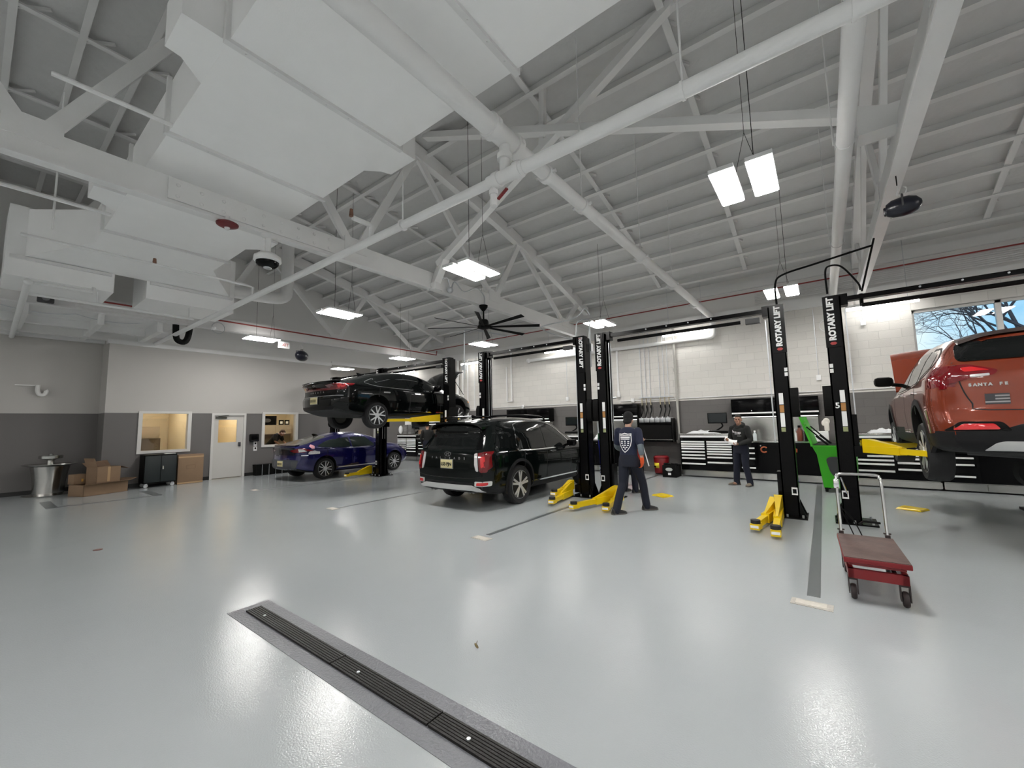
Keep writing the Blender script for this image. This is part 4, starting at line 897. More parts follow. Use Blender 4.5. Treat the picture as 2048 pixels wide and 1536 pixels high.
    def spoiler(s, hw, yf, yb, drop, th, m, curve=.08):
        rs = []
        for i in range(17):
            x = (i/8-1)*hw; h = s.hit((x, yf, 4), (0, 0, -1)); z = h.z+.004; c = curve*(x/hw)**2
            rs.append([(x, yb+c, z-drop), (x, yb+c, z-drop-th), (x, yf-.05, z-.06), (x, yf, z)])
        B().rings(rs).obj('rear_spoiler', m, s.root)
    def letters(s, t, x, z, size, gap):
        n = len(t)
        for i, ch in enumerate(t):
            if ch == ' ': continue
            xx = x+(i-(n-1)/2)*gap; h = s.hit((xx, -6, z), (0, 1, 0))
            if h: text('badge_letter', ch, size, CHR, s.root, frame((xx, h.y-.006, z), (1, 0, 0), (0, 0, 1)), .003, .003)
    def plate(s, x, z, t):
        h = s.hit((x, -6, z), (0, 1, 0)); y = h.y-.03
        p = B().bx(x-.155, x+.155, y, y+.03, z-.08, z+.08, bev=.006).obj('licence_plate', PLATE, s.root)
        B().bx(x-.165, x+.165, y+.008, y+.024, z-.09, z+.09).obj('plate_frame', mat('plate_frame', (.25, .25, .24), .4), p)
        if t: text('plate_number', t, .085, SEAM, p, frame((x, y-.002, z-.005), (1, 0, 0), (0, 0, 1)), .002, .003)
        else:
            b = B()
            for k in range(6): b.bx(x-.125+.042*k+.006*(k > 2), x-.1+.042*k+.006*(k > 2), y-.003, y+.002, z-.035, z+.03)
            b.obj('plate_print', mat('plate_print', (.10, .09, .05), .5), p)
        return p
    def mirrors(s, y, z, m):
        for sd in (-1, 1):
            W = s.hw(y)
            b = B().box((sd*(W+.13), y, z), (.25, .12, .16), bev=.055).obj('mirror', m, s.root)
            B().tube([(sd*(W-.1), y+.03, z-.07), (sd*(W+.03), y, z-.05)], .03, 8).obj('mirror_arm', m, b)
    def seams(s, ys, zlo=.3, zhi=None, lean=.05):
        for y in ys: s.sides('door_seam', SEAM, ribbon([(y, zlo), (y+lean*.3, .7), (y+lean, zhi)], .012, 3), .0015, depth=.004)
    def handles(s, ys, z, m=CHR):
        for y in ys: s.sides('door_handle', m, rpoly([(y-.1, z-.018), (y+.1, z-.018), (y+.1, z+.018), (y-.1, z+.018)], .015), .03, depth=.03)
def car_paint(name, col, met=.0, rough=.22, coat=1., spec=.5): return mat(name, col, rough, met, coat=coat, var=.03, vscale=30, spec=spec)
# ---------------------------------------------------------------- big black SUV on the floor
S1 = dict(clad=.40, len=(-1.05, 3.88), R=.385, wb=2.9, bulge=.06, rf=1.1, rc=.10,
          zt=[(-1.05, 1.60), (-.85, 1.68), (-.3, 1.735), (.6, 1.75), (1.3, 1.72), (1.75, 1.62), (2.3, 1.34), (2.7, 1.15), (3.1, 1.10), (3.6, 1.0), (3.88, .86)],
          zb=[(-1.05, .34), (-.6, .26), (0, .24), (2.9, .24), (3.4, .25), (3.88, .34)],
          hw=[(-1.05, .965), (-.6, .985), (1, .985), (2.9, .985), (3.5, .95), (3.88, .86)],
          belt=[(-1.05, 1.1), (0, 1.09), (1, 1.05), (2.2, 1.03), (2.8, 1.0), (3.88, .78)],
          ht=[(-1.05, .66), (0, .71), (1, .73), (2, .72), (2.6, .80), (3.2, .84), (3.88, .72)],
          rear=[(.2, .14), (.45, .0), (.75, .0), (1.05, .03), (1.15, .07), (1.45, .24), (1.7, .16)], front=[(.2, .15), (.6, 0), (.9, .1), (1.1, .2)])
k1 = Car('suv_car', 'large black SUV parked on the floor, rear toward the camera', 'cars in the workshop', S1, (-5.93, 6.8, 0), .6, car_paint('paint_black_green', (.002, .0035, .0033), 0, .15, .5, .1))
k1.wheels('twin')
k1.arches(CLAD, .055)
G = [rpoly([(2.12, 1.075), (1.04, 1.065), (1.02, 1.60), (1.3, 1.60), (1.72, 1.42)], .05), rpoly([(.96, 1.07), (.08, 1.085), (.12, 1.59), (.94, 1.605)], .05), rpoly([(-.06, 1.1), (-.74, 1.16), (-.66, 1.50), (.02, 1.575)], .06)]
for g_ in G: k1.sides('side_window', TINT, g_)
k1.sides('chrome_line', CHR, ribbon([(2.25, 1.05), (1, 1.045), (.1, 1.06), (-.05, 1.12), (.02, 1.50), (.08, 1.6), (.5, 1.65), (1.1, 1.645), (1.6, 1.53), (2.2, 1.16)], .02, 5), .008)
k1.patch('rear_window', TINT, rpoly([(-.66, 1.13), (.66, 1.13), (.60, 1.53), (-.60, 1.53)], .06), 'B')
k1.patch('rear_pillar_gloss', BLACK, rpoly([(.67, 1.13), (.80, 1.14), (.69, 1.5), (.62, 1.52)], .02), 'B', .003)
k1.spoiler(.70, -.58, -.95, .045, .035, k1.paint)
for s_, a_ in ((1, 'R'), (-1, 'L')):
    k1.patch('tail_lamp', TAILR, rpoly([(s_*.745, 1.075), (s_*.93, 1.10), (s_*.955, .80), (s_*.87, .71), (s_*.79, .73)], .03), 'B', .012)
    k1.patch('tail_lamp', TAILR, rpoly([(-1.15, 1.09), (-.78, 1.10), (-.92, 1.0), (-.98, .72), (-1.15, .72)], .03), a_, .010)
    k1.patch('tail_lamp_clear', TAILW, rpoly([(s_*.665, 1.06), (s_*.725, 1.075), (s_*.765, .73), (s_*.72, .74), (s_*.68, .85)], .02), 'B', .013)
    k1.patch('tail_lamp_bright', TAILB, rpoly([(s_*.80, 1.0), (s_*.9, 1.02), (s_*.91, .82), (s_*.83, .80)], .02), 'B', .016)
    k1.patch('lower_reflector', TAILB, rpoly([(s_*.72, .475), (s_*.90, .48), (s_*.91, .535), (s_*.73, .53)], .02), 'B', .016)
    k1.patch('reflector_trim', SKID, rpoly([(s_*.68, .46), (s_*.93, .465), (s_*.94, .555), (s_*.68, .55)], .02), 'B', .008)
k1.patch('lower_bumper', CLAD, rpoly([(-.88, .33), (.88, .33), (.9, .44), (.6, .52), (-.6, .52), (-.9, .44)], .02), 'B', .005)
k1.patch('skid_plate', SKID, rpoly([(-.84, .345), (-.62, .375), (.62, .375), (.84, .345), (.80, .42), (.62, .475), (-.62, .475), (-.80, .42)], .015), 'B', .02)
for s_ in (-1, 1): B().tube([(s_*.46, -.99, .345), (s_*.46, -.8, .35)], .04, 14).tube([(s_*.56, -.98, .345), (s_*.56, -.8, .35)], .04, 14).obj('tailpipe', mat('pipe_dark', (.2, .2, .2), .3, .9), k1.root)
k1.emblem(0, 1.045, .085); k1.letters('PALISADE', 0, .965, .058, .125); k1.plate(0, .855, 'L55\u00b7PJN')
k1.patch('tailgate_seam', SEAM, ribbon([(-.86, .64), (-.5, .6), (.5, .6), (.86, .64)], .014), 'B', .0015, depth=.004)
wp = B().bar((.03, -.985, 1.19), (-.12, -.99, 1.175), .03, .02).bar((-.12, -.985, 1.17), (.22, -.985, 1.165), .016, .012).obj('rear_wiper', MBLK, k1.root)
for x in (-.62, .62): B().tube(smooth_pts([(x, -.55, 1.735), (x, -.4, 1.765), (x, .6, 1.79), (x, 1.3, 1.76), (x, 1.5, 1.70)], 4), .018, 8).obj('roof_rail', BLACK, k1.root)
B().rings([[(-.02, -.35, 1.735), (.02, -.35, 1.735), (.02, -.15, 1.74), (-.02, -.15, 1.74)], [(-.008, -.38, 1.80), (.008, -.38, 1.80), (.008, -.33, 1.80), (-.008, -.33, 1.80)]]).obj('roof_antenna', BLACK, k1.root)
k1.sides('sill_trim', CHR, ribbon([(.42, .40), (2.4, .40)], .03), .012); k1.seams((1.0, 2.1), zhi=1.04); k1.seams((.12,), zlo=.75, zhi=1.06); k1.handles((.3, 1.28), .98); k1.mirrors(1.92, 1.13, BLACK)
k1.patch('windscreen', TINT, rpoly([(-.66, 1.8), (.66, 1.8), (.76, 2.55), (-.76, 2.55)], .06), 'T', .004)
# ---------------------------------------------------------------- black sedan on the lift
S2 = dict(len=(-1.08, 3.74), R=.335, wb=2.84, bulge=.09, rf=.7, rc=.14,
          zt=[(-1.08, 1.045), (-.85, 1.07), (-.5, 1.16), (0, 1.305), (.5, 1.405), (1.0, 1.445), (1.4, 1.425), (1.8, 1.32), (2.3, 1.10), (2.65, .985), (3.2, .90), (3.74, .72)],
          zb=[(-1.08, .36), (-.6, .24), (0, .2), (2.9, .19), (3.74, .26)],
          hw=[(-1.08, .90), (-.6, .93), (1, .93), (2.8, .93), (3.4, .88), (3.74, .76)],
          belt=[(-1.08, .99), (-.5, 1.0), (0, .97), (1, .93), (2, .90), (2.7, .87), (3.74, .66)],
          ht=[(-1.08, .74), (-.5, .66), (0, .58), (.6, .57), (1.2, .58), (1.8, .62), (2.5, .72), (3.1, .74), (3.74, .6)],
          rear=[(.2, .16), (.4, .02), (.62, .02), (.75, .08), (.88, .08), (1.02, -.02), (1.1, .05)], front=[(.2, .15), (.45, 0), (.7, .05), (.9, .2)])
k2 = Car('sedan_car', 'black fastback sedan raised high on the lift with its hood open', 'cars in the workshop', S2, (-9.83, 6.2, 1.65), 0, car_paint('paint_black', (.002, .003, .003), 0, .15, .5, .1))
k2.wheels('split', droop=.10)
for g_ in (rpoly([(1.98, .925), (1.03, .945), (1.0, 1.365), (1.3, 1.355), (1.62, 1.22)], .04), rpoly([(.95, .95), (.1, .985), (-.22, 1.05), (.12, 1.23), (.55, 1.345), (.93, 1.365)], .04)): k2.sides('side_window', TINT, g_)
k2.sides('chrome_line', CHR, ribbon([(3.2, .80), (2.6, .86), (1.8, .915), (1, .93), (.1, .965), (-.22, 1.01), (-.33, 1.06), (-.1, 1.16), (.4, 1.335), (.9, 1.395), (1.25, 1.385), (1.6, 1.27)], .016, 5), .007)
k2.sides('sill_trim', CHR, ribbon([(.5, .36), (2.4, .31)], .018), .008)
k2.patch('rear_window', TINT, rpoly([(-.5, .25), (.5, .25), (.60, -.6), (-.60, -.6)], .06), 'T', .004)
k2.patch('windscreen', TINT, rpoly([(-.54, 1.6), (.54, 1.6), (.66, 2.45), (-.66, 2.45)], .06), 'T', .004)
k2.patch('tail_bar', TAILR, rpoly([(-.86, .90), (.86, .90), (.86, .845), (-.86, .845)], .01), 'B', .010)
for s_, a_ in ((1, 'R'), (-1, 'L')):
    k2.patch('tail_lamp', TAILR, rpoly([(s_*.42, .955), (s_*.88, 1.0), (s_*.89, .86), (s_*.5, .88)], .02), 'B', .012)
    k2.patch('tail_lamp', TAILR, rpoly([(-1.2, 1.0), (-.62, 1.0), (-.72, .95), (-1.2, .84)], .02), a_, .010)
    k2.patch('tail_lamp_bright', TAILB, rpoly([(-1.02, .98), (-.8, .985), (-.9, .90), (-1.02, .88)], .02), a_, .013)
    for x in (.52, .66): B().tube([(s_*x, -1.04, .40), (s_*x, -.85, .41)], [.045, .045], 14, flat=.7).obj('tailpipe', CHR, k2.root)
k2.patch('tail_panel_gloss', BLACK, rpoly([(-.84, .98), (.84, .98), (.80, .72), (-.80, .72)], .03), 'B', .003)
k2.emblem(-.0, .975, .07); k2.letters('SONATA', 0, .80, .05, .12); k2.plate(0, .60, '')
k2.patch('bumper_crease', CHR, ribbon([(-.86, .705), (.86, .705)], .012), 'B', .006)
k2.patch('rear_diffuser', CLAD, rpoly([(-.8, .37), (.8, .37), (.7, .46), (-.7, .46)], .02), 'B', .004)
B().rings([[(x, -1.17+.10*abs(x/.8)**2.2, 1.035), (x, -1.17+.10*abs(x/.8)**2.2, 1.06), (x, -.92, 1.10), (x, -.92, 1.05)] for x in [-.78+.13*k for k in range(13)]]).obj('boot_spoiler', BLACK, k2.root)
k2.seams((1.0, 2.12), zhi=.93); k2.seams((.02,), zlo=.75, zhi=.97); k2.handles((.25, 1.25), .82); k2.mirrors(1.88, 1.0, BLACK)
B().rings([[(-.02, .02, 1.3), (.02, .02, 1.3), (.02, .2, 1.34), (-.02, .2, 1.34)], [(-.008, -.04, 1.39), (.008, -.04, 1.39), (.008, .0, 1.39), (-.008, .0, 1.39)]]).obj('roof_antenna', BLACK, k2.root)
def open_hood(k, yh, zh, L, ang, w0, w1, m, inner):
    c, s_ = math.cos(ang), math.sin(ang); rs1 = []
    for t in [i/8 for i in range(9)]:
        w = w0+(w1-w0)*t; y = yh+L*t*c; z = zh+L*t*s_+.06*math.sin(t*PI); row = []
        for u in [-1+.25*j for j in range(9)]:
            row.append((u*w, y-.06*(1-u*u)*s_*1, z+.07*(1-u*u)*c-.1*t**4))
        low = [(x, yy+.035*s_, zz-.035*c) for x, yy, zz in row[::-1]]
        rs1.append(row+low)
    o = B().rings(rs1).obj('open_hood', m, k.root)
    k.patch('engine_bay', inner, rpoly([(-w0*.86, yh+.06), (w0*.86, yh+.06), (w1*.85, yh+L*.85), (-w1*.85, yh+L*.85)], .1), 'T', .006)
    B().tube([(w0*.8, yh+L*.75, zh-.08), (w0*.8, yh+L*.5*c, zh+L*.5*s_)], .01, 6).obj('hood_prop', MBLK, k.root)
    return o
open_hood(k2, 2.62, 1.0, 1.08, .78, .74, .60, k2.paint, SEAM)
k2.sides('side_marker', mat('amber', (.8, .3, .03), .3), rpoly([(3.36, .66), (3.5, .64), (3.5, .68), (3.38, .69)], .01), .008)
# ---------------------------------------------------------------- blue hatchback
S3 = dict(len=(-.84, 3.56), R=.325, wb=2.7, bulge=.10, rf=.7, rc=.13,
          zt=[(-.84, 1.05), (-.6, 1.11), (-.2, 1.235), (.3, 1.37), (.8, 1.45), (1.2, 1.45), (1.7, 1.36), (2.2, 1.16), (2.5, 1.04), (3.0, .96), (3.56, .76)],
          zb=[(-.84, .34), (-.5, .24), (0, .2), (2.7, .19), (3.56, .26)],
          hw=[(-.84, .87), (-.4, .91), (1, .91), (2.6, .91), (3.2, .86), (3.56, .74)],
          belt=[(-.84, 1.0), (-.3, 1.0), (.3, .97), (1, .94), (2, .92), (2.6, .9), (3.56, .68)],
          ht=[(-.84, .70), (-.3, .62), (.3, .58), (1, .59), (1.6, .62), (2.4, .72), (3, .74), (3.56, .58)],
          rear=[(.2, .14), (.4, .0), (.6, .02), (.75, .04), (.95, .02), (1.03, -.01), (1.1, .05)], front=[(.2, .15), (.45, 0), (.7, .05), (.9, .2)])
k3 = Car('hatchback_car', 'deep blue hatchback with stickers parked before the office window', 'cars in the workshop', S3, (-13.47, 6.83, 0), 2.5, car_paint('paint_blue', (.004, .004, .085), .3))
k3.wheels('ten')
for g_ in (rpoly([(1.9, .945), (.96, .955), (.95, 1.385), (1.2, 1.385), (1.55, 1.25)], .04), rpoly([(.9, .96), (.0, .985), (-.26, 1.03), (.1, 1.19), (.5, 1.33), (.88, 1.38)], .04)): k3.sides('side_window', TINT2, g_)
k3.sides('window_chrome', CHR, ribbon([(1.95, .93), (1, .94), (0, .965), (-.3, 1.01)], .014, 4), .007)
k3.patch('rear_window', mat('rear_glass_haze', (.10, .10, .09), .12), rpoly([(-.50, .2), (.50, .2), (.58, -.62), (-.58, -.62)], .06), 'T', .004)
k3.patch('windscreen', TINT2, rpoly([(-.56, 1.45), (.56, 1.45), (.68, 2.35), (-.68, 2.35)], .06), 'T', .004)
k3.patch('tailgate_panel', mat('hatch_black', (.012, .012, .02), .2), rpoly([(-.62, 1.02), (.62, 1.02), (.72, .88), (.6, .78), (-.6, .78), (-.72, .88)], .03), 'B', .004)
k3.patch('rear_bumper_panel', mat('bumper_slate', (.05, .055, .07), .4), rpoly([(-.78, .64), (.78, .64), (.70, .34), (-.70, .34)], .06), 'B', .004)
for s_, a_ in ((1, 'R'), (-1, 'L')):
    k3.patch('tail_lamp', TAILR, rpoly([(s_*.42, .92), (s_*.85, 1.0), (s_*.86, .86), (s_*.6, .86)], .02), 'B', .010)
    k3.patch('tail_lamp', TAILR, rpoly([(-1.0, 1.0), (-.66, .98), (-.38, .90), (-.7, .89), (-1.0, .86)], .02), a_, .008)
    k3.patch('tail_lamp_clear', TAILW, rpoly([(-.86, .97), (-.7, .96), (-.6, .89), (-.84, .875)], .015), a_, .011)
    k3.patch('bumper_vent', mat('vent_slate', (.075, .08, .085), .5), rpoly([(s_*.5, .58), (s_*.76, .6), (s_*.72, .40), (s_*.55, .42)], .03), 'B', .008)
k3.emblem(0, .86, .06); k3.letters('IONIQ', -.32, .76, .035, .05); k3.plate(-.02, .52, '')
k3.patch('round_sticker', mat('sticker_pink', (.62, .30, .34), .5, var=.5, vscale=40), [( -.42+.085*math.cos(2*PI*k/5+.3), 1.02+.075*math.sin(2*PI*k/5+.3)) for k in range(5)], 'R', .004)
k3.patch('van_sticker', mat('sticker_white', (.62, .6, .6), .5, var=.4, vscale=40), rpoly([(-.56, .80), (-.2, .80), (-.2, .87), (-.3, .88), (-.36, .91), (-.5, .9), (-.56, .85)], .02), 'R', .004)
k3.patch('bar_sticker', LETW, rpoly([(-.74, .76), (-.56, .76), (-.56, .785), (-.74, .785)], .01), 'R', .004)
k3.sides('sill_trim', SKID, ribbon([(.45, .33), (2.3, .33)], .03), .008)
k3.seams((.93, 2.0), zhi=.94); k3.seams((.02,), zlo=.7, zhi=.96); k3.handles((.16, 1.15), .86, k3.paint); k3.mirrors(1.8, 1.0, k3.paint)
B().rings([[(-.02, .1, 1.3), (.02, .1, 1.3), (.02, .26, 1.36), (-.02, .26, 1.36)], [(-.01, .02, 1.40), (.01, .02, 1.40), (.01, .08, 1.41), (-.01, .08, 1.41)]]).obj('roof_antenna', BLACK, k3.root)
B().rings([[(x, -.92+.08*abs(x/.6)**2, 1.05), (x, -.92+.08*abs(x/.6)**2, 1.08), (x, -.7, 1.105), (x, -.7, 1.06)] for x in [-.62+.155*k for k in range(9)]]).obj('rear_spoiler', MATS['hatch_black'], k3.root)
# ---------------------------------------------------------------- orange SUV on the right lift
S4 = dict(clad=.47, len=(-.94, 3.72), R=.37, wb=2.7, bulge=.09, rf=1.0, rc=.13,
          zt=[(-.94, 1.56), (-.7, 1.62), (0, 1.675), (.7, 1.69), (1.2, 1.66), (1.6, 1.55), (2.1, 1.3), (2.45, 1.13), (2.9, 1.07), (3.4, .98), (3.72, .8)],
          zb=[(-.94, .27), (-.5, .25), (0, .25), (2.7, .24), (3.72, .32)],
          hw=[(-.94, .915), (-.5, .94), (1, .94), (2.6, .94), (3.3, .89), (3.72, .78)],
          belt=[(-.94, 1.16), (-.3, 1.13), (.5, 1.08), (1.5, 1.04), (2.4, 1.0), (3.72, .74)],
          ht=[(-.94, .60), (0, .63), (.8, .65), (1.6, .67), (2.4, .76), (3, .8), (3.72, .64)],
          rear=[(.2, .12), (.4, -.02), (.58, -.03), (.74, .03), (1.1, .02), (1.25, .07), (1.52, .26), (1.65, .16)], front=[(.2, .15), (.5, 0), (.8, .05), (1.05, .2)])
k4 = Car('suv_car', 'orange SUV raised on the right lift with its hood open', 'cars in the workshop', S4, (1.92, 7.5, .92), 0, car_paint('paint_orange', (.24, .04, .016), .3))
k4.wheels('twin', droop=.15)
k4.arches(CLAD, .075)
for g_ in (rpoly([(1.95, 1.06), (1.02, 1.075), (1.0, 1.54), (1.2, 1.54), (1.55, 1.40)], .05), rpoly([(.94, 1.08), (.12, 1.12), (.16, 1.52), (.92, 1.545)], .05), rpoly([(.04, 1.14), (-.5, 1.27), (-.4, 1.42), (.08, 1.51)], .05)): k4.sides('side_window', TINT2, g_)
k4.sides('window_trim', MBLK, ribbon([(2.05, 1.045), (1, 1.06), (.1, 1.1), (-.56, 1.26), (-.44, 1.45), (.1, 1.55), (1.1, 1.575), (1.6, 1.44)], .02, 4), .003)
k4.sides('window_chrome', CHR, ribbon([(2.0, 1.04), (1, 1.05), (.1, 1.09)], .012, 4), .007)
k4.patch('rear_window', TINT, rpoly([(-.70, 1.27), (.70, 1.27), (.64, 1.515), (-.64, 1.515)], .07), 'B', .012)
k4.spoiler(.62, -.40, -.74, .035, .04, mat('spoiler_dark', (.03, .012, .008), .25))
for s_, a_ in ((-1, 'L'), (1, 'R')):
    k4.patch('tail_lamp', TAILR, rpoly([(s_*.90, 1.23), (s_*.62, 1.235), (s_*.41, 1.15), (s_*.45, 1.10), (s_*.64, 1.07), (s_*.92, .98)], .03), 'B', .012)
    k4.patch('tail_lamp', TAILR, rpoly([(-1.1, 1.23), (-.66, 1.20), (-.58, 1.16), (-.74, 1.08), (-.88, .97), (-1.1, .97)], .03), a_, .010)
    k4.patch('tail_lamp_bright', TAILB, rpoly([(s_*.68, 1.20), (s_*.60, 1.205), (s_*.47, 1.155), (s_*.66, 1.15)], .02), 'B', .016)
    k4.patch('tail_lamp_clear', TAILW, rpoly([(s_*.62, 1.115), (s_*.48, 1.12), (s_*.48, 1.095), (s_*.62, 1.085)], .008), 'B', .016)
    k4.patch('lower_reflector', TAILB, rpoly([(s_*.80, .52), (s_*.46, .525), (s_*.50, .585), (s_*.72, .585)], .02), 'B', .016)
    k4.patch('reflector_recess', MBLK, rpoly([(s_*.86, .505), (s_*.38, .505), (s_*.44, .605), (s_*.74, .61)], .03), 'B', .006)
k4.patch('lower_bumper', CLAD, rpoly([(-.92, .28), (.92, .28), (.93, .50), (.45, .51), (.32, .58), (-.32, .58), (-.45, .51), (-.93, .50)], .03), 'B', .006)
k4.sides('lower_bumper', CLAD, rpoly([(-1.0, .28), (-.42, .28), (-.44, .46), (-1.0, .49)], .02), .006)
k4.patch('skid_plate', SKID, rpoly([(-.58, .295), (.58, .295), (.50, .38), (.44, .40), (-.44, .40), (-.50, .38)], .02), 'B', .018)
k4.sides('sill_trim', CLAD, rpoly([(.44, .28), (2.26, .28), (2.22, .42), (.48, .42)], .02), .010)
k4.letters('SANTA FE', -.50, 1.0, .042, .036); k4.emblem(0, 1.08, .075)
for i in range(7):
    z = .90-.016*i
    k4.patch('flag_sticker', mat('flag_grey', (.30, .29, .29), .4) if i % 2 else mat('flag_dark', (.04, .04, .045), .4), [(-.53 if (i > 3 ) else -.46, z), (-.36, z), (-.36, z-.016), (-.53 if i > 3 else -.46, z-.016)], 'B', .006)
k4.patch('flag_sticker', MATS['flag_dark'], [(-.53, .90), (-.46, .90), (-.46, .836), (-.53, .836)], 'B', .007)
k4.patch('tailgate_seam', SEAM, ribbon([(-.72, 1.27), (-.69, 1.0), (-.62, .80), (-.52, .73), (.52, .73), (.62, .80), (.69, 1.0), (.72, 1.27)], .012, 3), 'B', .0015, depth=.004)
k4.seams((.98, 2.0), zlo=.42, zhi=1.05); k4.seams((.1,), zlo=.8, zhi=1.08); k4.handles((.24, 1.2), .98); k4.mirrors(1.75, 1.25, MBLK)
k4.patch('windscreen', TINT2, rpoly([(-.6, 1.5), (.6, 1.5), (.7, 2.3), (-.7, 2.3)], .06), 'T', .004)
open_hood(k4, 2.4, 1.12, 1.2, .78, .86, .80, k4.paint, SEAM)
for sd in (-1, 1): B().tube([(sd*.35, -.3, .3), (sd*.5, .0, .24), (sd*.7, 0, .24)], .04, 8).obj('suspension_arm', MBLK, k4.root)
B().tube([(-.6, -.4, .3), (-.2, -.5, .28), (.4, -.5, .28), (.6, -.7, .3)], .09, 12).obj('exhaust_box', mat('exhaust_grey', (.05, .05, .05), .5, .6), k4.root)
# ================================================================ PEOPLE
def remesh(o, v, sm=4):
    md = o.modifiers.new('r', 'REMESH'); md.mode = 'VOXEL'; md.voxel_size = v; md.use_smooth_shade = True
    m2 = o.modifiers.new('s', 'SMOOTH'); m2.factor = .5; m2.iterations = sm
    dg = bpy.context.evaluated_depsgraph_get(); me = bpy.data.meshes.new_from_object(o.evaluated_get(dg)); old = o.data
    o.modifiers.clear(); o.data = me; bpy.data.meshes.remove(old); return o
def V(*a): return Vector(a)
def limb(b, pts, rad, n=12): b.tube(smooth_pts(pts, 4), [r for r in interp(rad, len(pts))], n); [b.sph(p, r, n=10) for p, r in ((pts[0], rad[0]), (pts[-1], rad[-1]))]
def interp(rad, k):
    out = []
    for i in range(k-1):
        for j in range(4): out.append(rad[i]+(rad[i+1]-rad[i])*j/4)
    return out+[rad[-1]]
def torso(b, P, N, right, prof):
    up = (N-P).normalized(); r = (right-up*right.dot(up)).normalized(); f = up.cross(r); L = (N-P).length; rs = []
    for t, a, c, o in prof:
        q = P+up*(t*L)+f*o; rs.append([q+r*(math.cos(2*PI*k/20)*a)+f*(math.sin(2*PI*k/20)*c) for k in range(20)])
    b.rings(rs)
def hand(b, wrist, d, nrm, side, curl=.5, thick=1.0):
    """palm + five fingers from wrist along d; nrm = palm normal; side = direction of the thumb"""
    d = d.normalized(); s = (side-d*side.dot(d)).normalized(); nr = d.cross(s); nr = nr if nr.dot(nrm) > 0 else -nr
    for t, w in ((.0, .026), (.03, .034), (.06, .037), (.085, .036)):
        b.sph(None, 1, M=frame(wrist+d*t, s, d) @ Matrix.Diagonal((w*thick, .022, .015*thick, 1)), n=10)
    for k, (o, L) in enumerate(((.028, .072), (.0095, .08), (-.0095, .075), (-.028, .06))):
        p0 = wrist+d*.088+s*o; c = curl*(1+.12*k)
        p1 = p0+(d*math.cos(c*.5)+nr*math.sin(c*.5))*L*.45; p2 = p1+(d*math.cos(c*1.2)+nr*math.sin(c*1.2))*L*.32; p3 = p2+(d*math.cos(c*1.9)+nr*math.sin(c*1.9))*L*.26
        b.tube([p0-d*.02, p0, p1, p2, p3], [.009*thick, .0092*thick, .0088*thick, .008*thick, .0065*thick], 8)
        b.sph(p3, .0065*thick, n=8)
    t0 = wrist+d*.03+s*.028; t1 = t0+(s*.7+d*.6+nr*.25).normalized()*.035; t2 = t1+(d*.85+s*.3+nr*.35).normalized()*.03; t3 = t2+(d*.9+nr*.4).normalized()*.024
    b.tube([t0-s*.012, t0, t1, t2, t3], [.013*thick, .012*thick, .0105*thick, .0095*thick, .007*thick], 8); b.sph(t3, .007*thick, n=8)
def head(b, c, yaw, pitch):
    M = Matrix.Translation(c) @ Matrix.Rotation(yaw, 4, 'Z') @ Matrix.Rotation(pitch, 4, 'X')
    def e(x, y, z, a, bb, cc): b.sph(None, 1, M=M @ Matrix.Translation((x, y, z)) @ Matrix.Diagonal((a, bb, cc, 1)), n=18)
    e(0, -.008, .03, .074, .093, .088); e(0, .02, -.03, .062, .072, .085); e(0, .055, -.085, .033, .032, .028)
    e(0, .07, .018, .055, .025, .016); e(0, .098, -.018, .011, .02, .026); e(0, .105, -.03, .016, .014, .011)
    for s in (-1, 1): e(s*.076, -.005, -.01, .009, .02, .032); e(s*.045, .06, -.03, .02, .022, .022)
    e(0, .085, -.062, .024, .01, .006); e(0, .083, -.072, .02, .01, .006)
    return M
